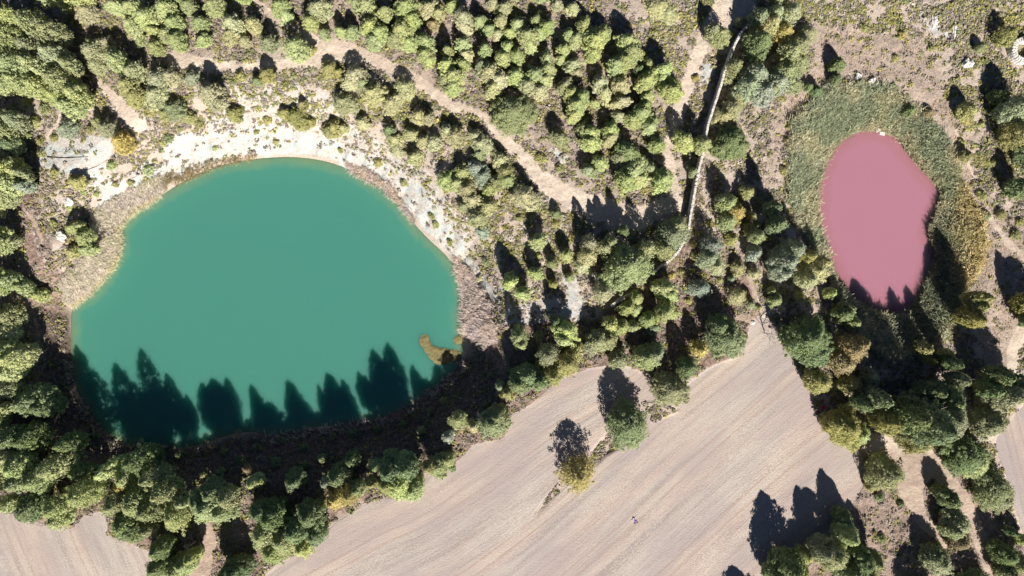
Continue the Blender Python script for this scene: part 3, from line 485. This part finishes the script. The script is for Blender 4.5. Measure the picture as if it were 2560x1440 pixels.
def plant_labels(items):                        # items: dict(x, y, r, k, c) ; label singles each out by look, landmark, side and rank
    buckets = {}
    for it in items:
        L = min(LANDMARKS, key=lambda q: (q[1] - it['x']) ** 2 + (q[2] - it['y']) ** 2); dx, dy = it['x'] - L[1], it['y'] - L[2]; d = math.hypot(dx, dy)
        it['d'] = d; buckets.setdefault((it['k'], it['c'], L[0], direction(dx, dy, d)), []).append(it)
    for (k, c, lm, dr), v in buckets.items():
        v.sort(key=lambda q: q['d'])
        for i, it in enumerate(v):
            rank = 'the only one' if len(v) == 1 else ('nearest one' if i == 0 else ('farthest one' if i == len(v) - 1 else ['', '2nd nearest', '3rd nearest', '4th nearest', '5th nearest', '6th nearest', '7th nearest', '8th nearest', '9th nearest', '10th nearest', '11th nearest', '12th nearest', '13th nearest', '14th nearest', '15th nearest'][min(i, 14)]))
            it['label'] = f"{COLS[c][0]} {NOUN[k]}, {rank} {dr} {lm}"
items = []
for blk, isb in ((TREES, False), (BUSHES, True)):
    for e in blk.replace('\n', '').split(';'):
        q = e.split()
        if len(q) < 4 or float(q[2]) <= 0: continue
        k, c = ('b', q[3]) if isb else (q[3][0], q[3][1])
        it = dict(x=float(q[0]), y=float(q[1]), r=float(q[2]), k=k, c=c, h=float(q[4]) if len(q) > 4 else None)
        items.append(it)
plant_labels(items)
DEFH = {'p': lambda r: 2.1 * r + 1.3, 'r': lambda r: 1.6 * r + .8, 'a': lambda r: 1.6 * r + .7, 'b': lambda r: 1.3 * r}
xs_ = np.array([i['x'] for i in items]); ys_ = np.array([i['y'] for i in items])
for it in items: it['h'] = it['h'] or DEFH[it['k']](it['r'] / PPM)
def crown_span(it):
    rm = it['r'] / PPM; h = it['h']
    if it['k'] == 'b': return 0, rm * .9
    bot = h * {'p': .16, 'r': .05, 'a': .06}[it['k']]; return max(bot, h - 4.6 * rm), h
for it in items: it['span'] = crown_span(it)
hs_ = np.array([i['h'] for i in items]); cf = np.array([(.46 * i['span'][0] + .54 * i['span'][1]) / i['h'] for i in items])
TX, TY, TZ = at(xs_, ys_, hs_ * cf)
for n_, it in enumerate(items):
    r = random.Random(n_ * 7 + 1); k = it['k']; h = it['h']; X, Y, Z = TX[n_], TY[n_], TZ[n_]
    rm = it['r'] / PPM * (H - Z - h * cf[n_]) / H * 1.06; kind = HK[k]; ss = SIZES[kind]
    si = min(range(len(ss)), key=lambda q: abs(ss[q] - rm)); me = PROTO[kind, si, r.randrange(3)]
    base = COLS[it['c']][1]; v = r.uniform(.86, 1.14); w = r.uniform(.95, 1.05)
    colr = (base[0] * v * w, base[1] * v, base[2] * v * r.uniform(.88, 1.12), 1)
    s = rm / ss[si]
    if k == 'b':
        o = link('bush', me, None, (X, Y, Z + rm * .45)); o.scale = (s, s, s * .9); o.rotation_euler = (0, 0, r.uniform(0, 6.28)); o.color = colr
        tag(o, it['label'], 'bush', GRP['b']); continue
    root = link(NAME[k], None, None, (X, Y, Z)); root.empty_display_size = .5
    tag(root, it['label'], CAT[k], GRP[k])
    bot, top = it['span']; half = (top - bot) / 2
    nat = NAT[kind] * ss[si]
    c = link('crown', me, root, (0, 0, (top + bot) / 2)); u_ = r.uniform(.84, 1.19) if k == 'p' else r.uniform(.93, 1.08); c.scale = (s * u_, s / u_, half / nat); c.rotation_euler = (r.uniform(-.06, .06), r.uniform(-.06, .06), r.uniform(0, 6.28)); c.color = colr
    t = link('trunk', TRUNK[n_ % 3], root, (0, 0, 0)); t.scale = (max(h, 3 * rm) * .95, max(h, 3 * rm) * .95, h * .9); t.rotation_euler = (0, 0, r.uniform(0, 6.28))

# ------------------------------------------------------------------ low scrub, reeds (uncountable ground cover)
def scatter(n, box, dens, seed):
    r = np.random.default_rng(seed); x = r.uniform(box[0], box[2], n); y = r.uniform(box[1], box[3], n)
    k = r.random(n) < dens(x, y); x, y = x[k], y[k]; X, Y, Z = at(x, y); return x, y, X, Y, Z, r
LAKEX = lambda x, y: sdist(x, y, LAKE_PX)
def scrub_density(x, y):
    tr = track_mask(x, y); f = field_mask(x, y); w = white_mask(x, y)
    d = .62 + 0 * x; d = np.where(soft(x, y, NE, 20) > .5, 1.0, d); d = np.maximum(d, .8 * soft(x, y, SCRUB_NW, 20))
    d = d * (1 - .35 * soft(x, y, FOREST)) * (1 - .7 * soft(x, y, GLADE)) * (1 - .9 * soft(x, y, MEADOW))
    d = d * np.clip(1 - 1.5 * tr, 0, 1) * np.clip(1 - 2.5 * f, 0, 1) * (1 - .9 * w) * (sdist(x, y, SHORE_R) > 0)
    return d * sstep(.25, .62, fbm(x / 26, y / 26, 131, 3)) * 1.15 * (LAKEX(x, y) > 14)
def scrub():
    x, y, X, Y, Z, r = scatter(210000, (-60, -40, 2620, 1480), scrub_density, 5); n = len(X)
    ne = soft(x, y, NE, 20); nw = soft(x, y, SCRUB_NW, 20); fo = soft(x, y, FOREST, 20)
    pal = np.array([(.31, .29, .10), (.26, .25, .11), (.34, .29, .235), (.26, .215, .185), (.19, .215, .10), (.40, .36, .12), (.42, .37, .31)])
    g = fbm(x / 60, y / 60, 171, 3); u = r.random(n) + .5 * (g - .5)
    idx = np.select([u < .28, u < .45, u < .64, u < .78, u < .88, u < .93], [0, 1, 2, 3, 4, 5], 6)
    idx = np.where((ne < .4) & (nw < .4) & (r.random(n) < .35), 3, idx)
    sz = r.uniform(.18, .52, n) * (1 + .5 * (r.random(n) < .12)); q = 13
    d = r.normal(size=(n * q, 3)); d /= np.linalg.norm(d, axis=1)[:, None]; d[:, 2] = np.abs(d[:, 2])
    s = np.repeat(sz, q); C = np.stack([np.repeat(X, q), np.repeat(Y, q), np.repeat(Z, q)], 1)
    pos = C + d * (s * r.uniform(.5, 1.1, n * q))[:, None] * np.array([1.15, 1.15, .75])
    nr = d * .8 + r.normal(size=d.shape) * .35 + np.array([0, -.25, .6]); nr /= np.linalg.norm(nr, axis=1)[:, None]
    co, F = quads(pos, nr, s * r.uniform(.2, .36, n * q), 1.2, r)
    tn = np.repeat(pal[idx], q, 0) * r.uniform(.7, 1.35, n * q)[:, None]; tn = np.repeat(tn, 4, 0)
    tag(link('low_scrub', mesh_np('low_scrub', co, F, M_SCRUB, tint=tn)), 'low olive and grey-brown thyme scrub covering the open ground between the trees', 'scrub', kind='stuff')
scrub()

def blades(name, x, y, X, Y, Z, r, hgt, lean, col, width, label, nb=4):
    n = len(X); q = nb; hb = np.repeat(hgt, q) * r.uniform(.6, 1.15, n * q)
    B = np.stack([np.repeat(X, q) + r.normal(size=n * q) * .12, np.repeat(Y, q) + r.normal(size=n * q) * .12, np.repeat(Z, q) - .05], 1)
    ld = np.repeat(lean, q, 0) + r.normal(size=(n * q, 2)) * .33; L = np.concatenate([ld, np.full((n * q, 1), .95)], 1); L /= np.linalg.norm(L, axis=1)[:, None]
    T = B + L * hb[:, None]; M = B + (L + np.array([0, 0, .25])) * hb[:, None] * .5; T[:, 2] -= hb * .18
    sd_ = np.stack([-L[:, 1], L[:, 0], 0 * L[:, 0]], 1); sd_ /= np.linalg.norm(sd_, axis=1)[:, None] + 1e-6
    w = (width * r.uniform(.6, 1.4, n * q))[:, None]
    co = np.stack([B - sd_ * w, B + sd_ * w, M + sd_ * w, M - sd_ * w, T + sd_ * w * .25, T - sd_ * w * .25], 1).reshape(-1, 3); i = np.arange(n * q)[:, None] * 6
    F = np.concatenate([i + [0, 1, 2, 3], i + [3, 2, 4, 5]]); tn = np.repeat(np.repeat(np.minimum(col * 1.9, .8), q, 0) * r.uniform(.65, 1.4, n * q)[:, None], 6, 0)
    tag(link(name, mesh_np(name, co, F, M_REED, tint=tn)), label, 'reeds', kind='stuff')
def grad(P, X, Y):
    e = .3; gx = sdist(X + e, Y, P) - sdist(X - e, Y, P); gy = sdist(X, Y + e, P) - sdist(X, Y - e, P); g = np.stack([gx, gy], 1); return g / (np.linalg.norm(g, axis=1)[:, None] + 1e-6)
def reeds():
    def den(x, y):
        d = sdist(x, y, POND_PX); return (sdist(x, y, SHORE_R) + 22 * (fbm(x / 18, y / 18, 7, 3) - .5) < 0) * (d > 2 + 9 * (y > 640)) * (.55 + .5 * fbm(x / 16, y / 16, 9, 3))
    x, y, X, Y, Z, r = scatter(42000, (1940, 190, 2480, 910), den, 21); n = len(X)
    g = -grad(POND, X, Y) * .06 + np.array([-.1, .0])
    e = sstep(2350, 2440, x + 60 * (fbm(x / 30, y / 30, 4, 3) - .5)) * sstep(330, 420, y); w = sstep(.4, .62, fbm(x / 35, y / 35, 14, 3)); rim = sstep(22, 4, sdist(x, y, POND_PX))
    gcol = np.array([.23, .25, .17]); straw = np.array([.32, .305, .21]); gold = np.array([.40, .33, .17]); drk = np.array([.095, .115, .07])
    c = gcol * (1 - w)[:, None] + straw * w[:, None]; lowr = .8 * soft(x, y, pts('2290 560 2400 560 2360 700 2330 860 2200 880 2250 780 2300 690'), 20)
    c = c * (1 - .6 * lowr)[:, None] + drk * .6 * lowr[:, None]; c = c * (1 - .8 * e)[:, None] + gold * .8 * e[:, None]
    c = c * (1 - .35 * rim)[:, None] + straw * .35 * rim[:, None]
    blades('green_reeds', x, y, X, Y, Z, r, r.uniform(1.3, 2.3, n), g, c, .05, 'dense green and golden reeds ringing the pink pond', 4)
    def den2(x, y):
        d = LAKEX(x, y); band = np.zeros(x.shape)
        for P, a in ((pts('160 752 150 705 215 620 235 600 225 545 240 520 310 480 390 440 430 432 400 500 330 545 310 570 318 610 300 680 240 745 190 775'), 1.0), (pts('1138 640 1165 660 1215 730 1240 800 1240 850 1215 870 1180 840 1152 830 1148 760 1145 700'), .9),
                     (pts('865 404 915 418 975 458 1018 512 1045 560 1020 540 1000 515 955 474 880 432'), .7), (pts('430 440 500 405 600 385 640 385 620 402 520 432 440 470'), .4)):
            band = np.maximum(band, a * (1 - sstep(-4, 6, sdist(x, y, P) + 14 * (fbm(x / 12, y / 12, 6, 2) - .5))))
        band = np.maximum(band, .10 * (d < 22) * (y > 900)); return band * (d > -5)
    x, y, X, Y, Z, r = scatter(150000, (140, 370, 1260, 1140), den2, 23); Z = np.maximum(Z, Z_LAKE - .1); n = len(X)
    g = -grad(LAKE, X, Y) * .75; w = fbm(x / 25, y / 25, 33, 3)[:, None]; east = (x > 860)[:, None]; br = ((x > 410) & (x < 660))[:, None]
    c = np.array([.46, .40, .29]) * (1 - w) + np.array([.42, .375, .36]) * w; c = np.where(east, c * np.array([.85, .82, .86]), c); c = np.where(br, np.array([.26, .215, .125]) * (.7 + .6 * w), c)
    c = np.where(((LAKEX(x, y) < 10) & (x < 400))[:, None], c * np.array([1.0, 1.0, .85]), c)
    blades('straw_reeds', x, y, X, Y, Z, r, r.uniform(.7, 1.7, n), g, c, .035, 'dry straw-coloured sedge fringing the teal lake, bent towards the water', 4)
    def den3(x, y): return np.maximum(.75 * soft(x, y, MEADOW, 18), .25 * soft(x, y, GLADE)) * np.clip(1 - 1.6 * track_mask(x, y), 0, 1) * np.clip(1 - 3 * field_mask(x, y), 0, 1) * (sdist(x, y, SHORE_R) > -6)
    x, y, X, Y, Z, r = scatter(34000, (1890, 40, 2620, 1460), den3, 29); n = len(X); w = fbm(x / 40, y / 40, 43, 3)[:, None]
    c = np.array([.36, .29, .21]) * (1 - w) + np.array([.27, .205, .155]) * w
    blades('dry_grass', x, y, X, Y, Z, r, r.uniform(.2, .5, n), np.tile([.3, .4], (n, 1)), c, .035, 'dry brown grass on the slopes beside the pink pond and dirt paths', 3)
reeds()

# ------------------------------------------------------------------ stone walls, rocks, slabs
def stone(c, sx, sy, sz, rot, r):
    v = np.array([[x, y, z] for z in (-1, 1) for y in (-1, 1) for x in (-1, 1)], float) * [sx, sy, sz] * .5
    v *= np.array([[1 + r.uniform(-.16, .16) for _ in range(3)] for _ in range(8)])
    ca, sa = math.cos(rot), math.sin(rot); v = np.stack([v[:, 0] * ca - v[:, 1] * sa, v[:, 0] * sa + v[:, 1] * ca, v[:, 2]], 1) + c
    return v, np.array([[0, 2, 3, 1], [4, 5, 7, 6], [0, 1, 5, 4], [2, 6, 7, 3], [0, 4, 6, 2], [1, 3, 7, 5]])
def rubble_wall(name, path, hgt, wid, label, cat, seed, top=None):
    r = random.Random(seed); ps = []
    for (x1, y1), (x2, y2) in zip(path[:-1], path[1:]):
        n = max(1, int(math.hypot(x2 - x1, y2 - y1) / 5))
        ps += [(x1 + (x2 - x1) * i / n, y1 + (y2 - y1) * i / n) for i in range(n)]
    ps.append(path[-1]); X, Y, Z = at([p[0] for p in ps], [p[1] for p in ps], hgt); parts = []; nc = max(2, int(hgt / .38))
    hh = [hgt * (1 if top is None else np.interp(i / len(ps), *top)) for i in range(len(ps))]
    for i in range(len(ps) - 1):
        a = math.atan2(Y[i + 1] - Y[i], X[i + 1] - X[i]); L = math.hypot(Y[i + 1] - Y[i], X[i + 1] - X[i]); m = np.array([(X[i] + X[i + 1]) / 2, (Y[i] + Y[i + 1]) / 2, 0]); z0 = (Z[i] + Z[i + 1]) / 2
        nrm = np.array([-math.sin(a), math.cos(a), 0]); h_ = hh[i] * r.uniform(.93, 1.04)
        parts.append(stone(m + [0, 0, z0 + h_ / 2 - .3], L * 1.04, wid * .7, h_ + .3, a, r))
        for c in range(nc):
            for sgn in (-1, 1):
                z = z0 + (c + .5) * h_ / nc; parts.append(stone(m + nrm * sgn * wid * .36 + [0, 0, z], L * r.uniform(.8, 1.05), wid * .36, h_ / nc * .95, a + r.uniform(-.08, .08), r))
        for sgn in (-.5, .5):
            parts.append(stone(m + nrm * sgn * wid * .5 * r.uniform(.7, 1.1) + [0, 0, z0 + h_ + .05], L * r.uniform(.5, .95), wid * r.uniform(.4, .6), .22, a + r.uniform(-.3, .3), r))
    co, F = join(parts); o = link(name, mesh_np(name, co, F, M_STONE)); tag(o, label, cat)
rubble_wall('stone_wall', pts('1896 38 1872 60 1852 84 1836 114 1827 140 1815 168 1806 200 1796 234 1784 270 1771 310 1765 340 1757 385 1748 420 1741 455 1735 490 1728 530 1721 575 1714 602 1700 628 1680 650 1655 666 1638 682'), 2.6, .42, 'long pale dry-stone wall winding down beside the sandy track', 'wall', 3, ([0, .8, .86, 1], [1, 1, .5, .35]))
rubble_wall('stone_wall', pts('1590 728 1568 740 1548 750 1528 766'), .9, .6, 'short broken length of pale stone wall in shade below the domed oak', 'wall', 5)
rubble_wall('stone_wall', pts('1484 680 1490 692 1499 712'), .9, .55, 'very short stump of pale wall in shade left of the domed oak', 'wall', 6)
a_ = [(2562 + 26 * math.cos(t), 124 + 26 * math.sin(t)) for t in np.linspace(0, 2 * math.pi, 30)]
rubble_wall('stone_enclosure', a_, 1.5, .95, 'round ruined enclosure of pale stones cut by the right edge', 'stone ruin', 9)

def rock(x, y, rx, ry, rz, rot, label, name='boulder', cat='boulder', mat=None, lumps=3, seed=0, group=None):
    r = random.Random(seed + int(x)); import bmesh as bm_
    bm = bm_.new(); X, Y, Z = at(x, y)
    for k in range(lumps):
        mt = Matrix.Translation((r.uniform(-.5, .5) * rx * (k > 0), r.uniform(-.5, .5) * ry * (k > 0), 0)) @ Matrix.Rotation(r.uniform(0, 3), 4, 'Z') @ Matrix.Diagonal((rx * (1 if k == 0 else .6), ry * (1 if k == 0 else .6), rz * (1 if k == 0 else .85), 1))
        bm_.ops.create_icosphere(bm, subdivisions=3, radius=1, matrix=mt)
    for v in bm.verts:
        q = v.co * 1.7; n = .22 * math.sin(q.x * 3 + seed) * math.cos(q.y * 2.3 + 1) + .12 * math.sin(q.x * 7 + q.y * 5 + q.z * 6)
        v.co *= 1 + n; v.co.z = round(v.co.z / (rz * .3)) * rz * .3 * .6 + v.co.z * .4
    me = bpy.data.meshes.new(name); bm.to_mesh(me); bm.free(); me.materials.append(mat or M_ROCK)
    o = link(name, me, None, (X[0], Y[0], Z[0] + rz * .15)); o.rotation_euler = (0, 0, rot); tag(o, label, cat, group)
rock(2418, 160, 1.3, .8, .8, .3, 'large pale limestone boulder alone in the scrub at upper right')
rock(2386, 74, 1.5, .5, .35, -.7, 'long pale ledge of rock in the scrub near the top right', 'rock_outcrop', 'rock')
rock(2336, 55, 1.3, .45, .35, -.6, 'pale ledge of rock just left of the long one at top right', 'rock_outcrop', 'rock', seed=3)
rock(2145, 190, .8, .6, .5, .4, 'grey-white rock above the pink pond, left one of two', seed=5)
rock(2181, 201, .7, .6, .5, 1.2, 'grey-white rock above the pink pond, right one of two', seed=6)
rock(2258, 293, .35, .25, .25, .2, 'tiny white stone beside a dark bush above the pink pond', 'stone', 'stone', M_STONE, 1)
rock(170, 505, 1.1, .9, .6, .2, 'pale blue-white boulder left of the teal lake', seed=8)
rock(150, 590, 1.0, 1.3, .5, .2, 'weathered whitish rock left of the straw-coloured reeds', seed=9)
rock(1168, 545, .35, .3, .25, 0, 'small white stone on the upper right bank of the teal lake', 'stone', 'stone', M_STONE, 1, 4)
rock(2415, 1050, .7, .5, .25, 0, 'flat white rock patch beside the dirt path at lower right', 'rock_outcrop', 'rock', M_STONE, 3, 2)
rock(1882, 806, .45, .35, .3, 0, 'small white stone beside the bare grey tree', 'stone', 'stone', M_STONE, 2, 7)
def slab(x, y, lx, ly, lz, rot, label, seed):
    r = random.Random(seed); X, Y, Z = at(x, y); co, F = stone(np.zeros(3), lx, ly, lz, 0, r); me = mesh_np('stone_slab', co, F, M_WHITE)
    o = link('stone_slab', me, None, (X[0], Y[0], max(Z[0], Z_POND) + lz * .4)); o.rotation_euler = (.06, .04, rot); tag(o, label, 'stone slab')
    bv = o.modifiers.new('b', 'BEVEL'); bv.width = .05; bv.segments = 2
M_WHITE = simple('whitewashed_stone', (.62, .60, .57), (.80, .78, .76), 3)
slab(2193, 327, .85, .5, .45, .6, 'smaller tilted white slab at the pink pond\'s top edge', 3)
slab(2202, 335, .95, .6, .5, -.15, 'larger white slab at the pink pond\'s top edge', 4)

# ------------------------------------------------------------------ floating algae
def algae(outline, label, seed):
    P = [unproj(x, y, Z_LAKE) for x, y in smooth_poly(outline, 2)]; A = np.array(P); x0, y0 = A.min(0) - .5; x1, y1 = A.max(0) + .5
    xs = np.arange(x0, x1, .12); ys = np.arange(y0, y1, .12); X, Y = np.meshgrid(xs, ys); nx = len(xs); X = X.ravel(); Y = Y.ravel()
    d = sdist(X, Y, P) - .3 + .8 * (fbm(X / .8, Y / .8, seed, 4) - .5); Zt = Z_LAKE + .03 + .16 * sstep(0, -.7, d) * (.5 + fbm(X * 2, Y * 2, seed + 4, 3))
    i = np.arange((nx - 1) * (len(ys) - 1)); r = i // (nx - 1); c = i % (nx - 1); a = r * nx + c; F = np.stack([a, a + 1, a + nx + 1, a + nx], 1); F = F[d[F].max(1) < 0]
    u = np.unique(F); re = np.full(X.size, -1); re[u] = np.arange(len(u))
    tag(link('algae_mat', mesh_np('algae_mat', np.stack([X[u], Y[u], Zt[u]], 1), re[F], M_ALGAE, smooth=True)), label, 'algae mat')
algae(pts('1048 850 1062 834 1070 846 1078 864 1100 872 1128 876 1148 880 1150 896 1132 904 1112 908 1098 912 1082 902 1074 888 1062 872'), 'golden-brown crescent of floating algae in the teal lake', 3)
algae(pts('1136 846 1146 838 1157 844 1158 854 1146 860 1137 856'), 'small round golden-brown algae clump beside the crescent', 7)

# ------------------------------------------------------------------ dead trees and fallen trunks
def dead_tree(x, y, hgt, spread, label, seed, n1=9):
    r = random.Random(seed); X, Y, Z = at(x, y); root = link('bare_tree', None, None, (X[0], Y[0], Z[0])); tag(root, label, 'bare tree')
    co, F = tube([(0, 0, -.2), (.05, 0, hgt * .3), (.1, .06, hgt * .62), (.1, 0, hgt)], [.13, .1, .06, .015], 7); link('trunk', mesh_np('trunk', co, F, M_DEAD, smooth=True), root)
    for k in range(n1):
        parts = []; z = hgt * r.uniform(.15, .85); a = k * 2.4 + r.uniform(-.4, .4); l = spread * r.uniform(.6, 1) * (1.1 - z / hgt * .5)
        def grow(p, a, e, l, w, lev):
            q = (p[0] + math.cos(a) * math.cos(e) * l, p[1] + math.sin(a) * math.cos(e) * l, p[2] + math.sin(e) * l); parts.append(tube([p, q], [w, w * .5], 4))
            if lev < 3:
                for _ in range(3): grow(tuple(p[i] + (q[i] - p[i]) * r.uniform(.45, 1) for i in range(3)), a + r.uniform(-.8, .8), e + r.uniform(-.3, .4), l * r.uniform(.45, .65), w * .5, lev + 1)
        grow((.06, .02, z), a, r.uniform(.3, .7), l * .6, .055, 0); co, F = join(parts); link('branch', mesh_np('branch', co, F, M_DEAD), root)
dead_tree(1911, 833, 5.2, 3.0, 'bare grey leafless tree at the top tip of the big field', 4, 12)
dead_tree(490, 1352, 5.5, 2.2, 'thin bare dead tree in shade left of the dirt lane', 9, 8)
for k, (x1, y1, x2, y2, w) in enumerate([(118, 394, 222, 392, .09), (214, 428, 268, 402, .08), (318, 436, 345, 418, .08), (330, 447, 350, 433, .07), (2235, 880, 2250, 862, .06)][:4]):
    X, Y, Z = at([x1, (x1 + x2) / 2, x2], [y1, (y1 + y2) / 2 + 3, y2]); co, F = tube([(X[i], Y[i], Z[i] + .16) for i in range(3)], [w, w * .8, w * .4], 6)
    tag(link('fallen_trunk', mesh_np('fallen_trunk', co, F, M_DEAD if k else M_BARK, smooth=True)), ['long dark fallen trunk lying across the white slope at left', 'grey fallen trunk slanting on the slope between two bushes', 'short grey fallen trunk above the lake, upper of two', 'shortest grey fallen trunk above the lake, lower of two'][k], 'fallen trunk')

# ------------------------------------------------------------------ small belongings
def lumpy(name, x, y, dims, rot, c1, c2, label, cat, seed, dz=0):
    import bmesh as bm_
    bm = bm_.new(); bm_.ops.create_cube(bm, size=1); bm_.ops.subdivide_edges(bm, edges=bm.edges[:], cuts=5, use_grid_fill=True); r = random.Random(seed)
    for v in bm.verts:
        L = v.co.length; f = .62 / max(L, .01); v.co *= (1 - .45) + .45 * f; v.co *= 1 + r.uniform(-.05, .05); v.co.x *= dims[0]; v.co.y *= dims[1]; v.co.z = (v.co.z + .45) * dims[2] * (1 + .15 * math.sin(v.co.x * 9 + seed))
    for f in bm.faces: f.smooth = True
    me = bpy.data.meshes.new(name); bm.to_mesh(me); bm.free(); me.materials.append(simple(name + '_cloth', c1, c2, 9, .8, .02))
    X, Y, Z = at(x, y); o = link(name, me, None, (X[0], Y[0], Z[0] + dz)); o.rotation_euler = (0, 0, rot); tag(o, label, cat)
lumpy('cloth_bundle', 2055.2, 1018.5, (.75, .5, .4), .1, (.55, .01, .04), (.75, .03, .09), 'bright red bundle on the ground in tree shade at the field edge', 'bundle', 3)
lumpy('cloth_bundle', 2045.3, 1029, (.42, .38, .3), .5, (.25, .01, .03), (.42, .05, .09), 'small dark red bundle at the field edge below the bright red one', 'bundle', 5)
lumpy('paper_scrap', 2042.8, 1019.5, (.5, .14, .06), .85, (.6, .6, .66), (.8, .8, .85), 'thin pale strip lying beside the red bundles in shade', 'litter', 6)
lumpy('plastic_bag', 591.3, 1304.5, (.55, .34, .22), .75, (.35, .45, .8), (.6, .7, .95), 'pale blue plastic bag lying in tree shade near the dirt lane', 'bag', 7)
lumpy('plastic_sheet', 478, 179, (.75, .35, .25), .1, (.05, .38, .42), (.75, .85, .85), 'crumpled teal and white plastic sheet beside the sandy track\'s left end', 'litter', 8)

# ------------------------------------------------------------------ the person lying in the field
def skin_obj(name, V, E, Rr, mat, parent, sub=2):
    me = bpy.data.meshes.new(name); me.from_pydata([tuple(v) for v in V], E, []); o = link(name, me)
    m = o.modifiers.new('s', 'SKIN'); m.use_smooth_shade = True
    for i, q in enumerate(Rr): me.skin_vertices[0].data[i].radius = (q, q) if not isinstance(q, tuple) else q
    me.skin_vertices[0].data[0].use_root = True
    s2 = o.modifiers.new('u', 'SUBSURF'); s2.levels = s2.render_levels = sub
    dg = bpy.context.evaluated_depsgraph_get(); nm = bpy.data.meshes.new_from_object(o.evaluated_get(dg)); nm.name = name
    bpy.data.objects.remove(o); nm.materials.clear(); nm.materials.append(mat)
    for p in nm.polygons: p.use_smooth = True
    return link(name, nm, parent)
def person():
    cx, cy = 1587.5, 1303.5; X, Y, Z = at(cx, cy); k = (H - Z[0]) / H / PPM
    root = link('person', None, None, (X[0], Y[0], Z[0] + .02)); tag(root, 'person in a purple dress lying on the field with arms flung wide', 'person')
    def p(zx, zy, z): return ((zx / 24 + 1557 - cx) * k, -(zy / 24 + 1270 - cy) * k, z)
    skin = simple('skin', (.78, .62, .54), (.84, .70, .62), 8, .6, 0); purple = simple('purple_cloth', (.16, .06, .50), (.30, .16, .72), 9, .8, .01); dark = simple('black_leggings', (.02, .018, .02), (.05, .04, .04), 9, .8, 0); hairm = simple('brown_hair', (.03, .018, .015), (.07, .045, .035), 20, .6, 0)
    pel = p(742, 800, .13); che = p(692, 700, .14); nec = p(661, 642, .14); hd = p(641, 612, .14); ht = p(622, 574, .14)
    s1 = p(646, 668, .13); e1 = p(574, 708, .09); w1 = p(508, 742, .07); s2 = p(700, 630, .13); e2 = p(748, 566, .09); w2 = p(790, 518, .07)
    h1 = p(722, 822, .12); k1 = p(726, 905, .38); f1 = p(726, 975, .10); t1 = p(724, 1003, .05); h2 = p(768, 806, .12); k2 = p(828, 852, .34); f2 = p(890, 850, .09); t2 = p(922, 852, .10)
    V = [pel, che, nec, hd, ht, s1, e1, w1, s2, e2, w2, h1, k1, f1, t1, h2, k2, f2, t2]
    E = [(0, 1), (1, 2), (2, 3), (3, 4), (1, 5), (5, 6), (6, 7), (1, 8), (8, 9), (9, 10), (0, 11), (11, 12), (12, 13), (13, 14), (0, 15), (15, 16), (16, 17), (17, 18)]
    Rr = [.13, .13, .055, .095, .075, .06, .042, .028, .06, .042, .028, .085, .058, .04, .03, .085, .058, .04, .03]
    def hand(w, e):
        n0 = len(V); d = Vector(w) - Vector(e); d.normalize(); s = Vector((-d.y, d.x, 0)); wi = V.index(w)
        V.append(tuple(Vector(w) + d * .06)); Rr.append((.04, .016)); E.append((wi, n0))
        for q, (a, l) in enumerate(((-.035, .08), (-.012, .095), (.012, .09), (.034, .07))):
            b = len(V); V.append(tuple(Vector(w) + d * .10 + s * a)); V.append(tuple(Vector(w) + d * (.10 + l) + s * a * 1.5 + Vector((0, 0, .012)))); Rr.extend([.011, .008]); E.extend([(n0, b), (b, b + 1)])
        b = len(V); V.append(tuple(Vector(w) + d * .05 + s * .06)); V.append(tuple(Vector(w) + d * .10 + s * .085)); Rr.extend([.012, .009]); E.extend([(n0, b), (b, b + 1)])
    hand(w1, e1); hand(w2, e2)
    body = skin_obj('body', V, E, Rr, skin, root)
    skin_obj('dress', [p(764, 838, .13), p(738, 790, .14), p(712, 740, .14), p(690, 696, .145), p(672, 662, .14), p(650, 666, .13), p(700, 634, .13)], [(0, 1), (1, 2), (2, 3), (3, 4), (3, 5), (3, 6)], [(.2, .15), .17, .145, .155, .08, .072, .072], purple, root)
    skin_obj('leggings', [h1, k1, f1], [(0, 1), (1, 2)], [.10, .07, .05], dark, root); skin_obj('leggings', [h2, k2, f2], [(0, 1), (1, 2)], [.10, .07, .05], dark, root)
    skin_obj('shoe', [f1, t1], [(0, 1)], [.055, .05], dark, root); skin_obj('shoe', [f2, t2], [(0, 1)], [.065, .06], dark, root)
    skin_obj('hair', [p(628, 560, .12), p(596, 560, .08), p(590, 610, .05), p(600, 655, .04), p(655, 566, .09), p(684, 596, .05), p(690, 622, .04), p(606, 600, .1)], [(0, 1), (1, 2), (2, 3), (0, 4), (4, 5), (5, 6), (0, 7)], [.075, .07, .055, .05, .06, .055, .05, .06], hairm, root)
    # face: nose, eyes, lips
    fd = Vector(ht) - Vector(hd); fd.normalize(); sdv = Vector((-fd.y, fd.x, 0)); c = (Vector(hd) + Vector(ht)) / 2 + Vector((0, 0, .088))
    skin_obj('nose', [c + fd * .01, c - fd * .02 + Vector((0, 0, .018))], [(0, 1)], [.008, .013], skin, root, 1)
    skin_obj('lips', [c - fd * .05 - sdv * .02, c - fd * .05 + sdv * .02], [(0, 1)], [.007, .007], simple('lips', (.45, .12, .12), (.5, .16, .15)), root, 1)
    for sg in (-1, 1): skin_obj('eye', [c + fd * .012 + sdv * .03 * sg - Vector((0, 0, .005)), c + fd * .012 + sdv * .042 * sg - Vector((0, 0, .006))], [(0, 1)], [.008, .008], dark, root, 1)
person()
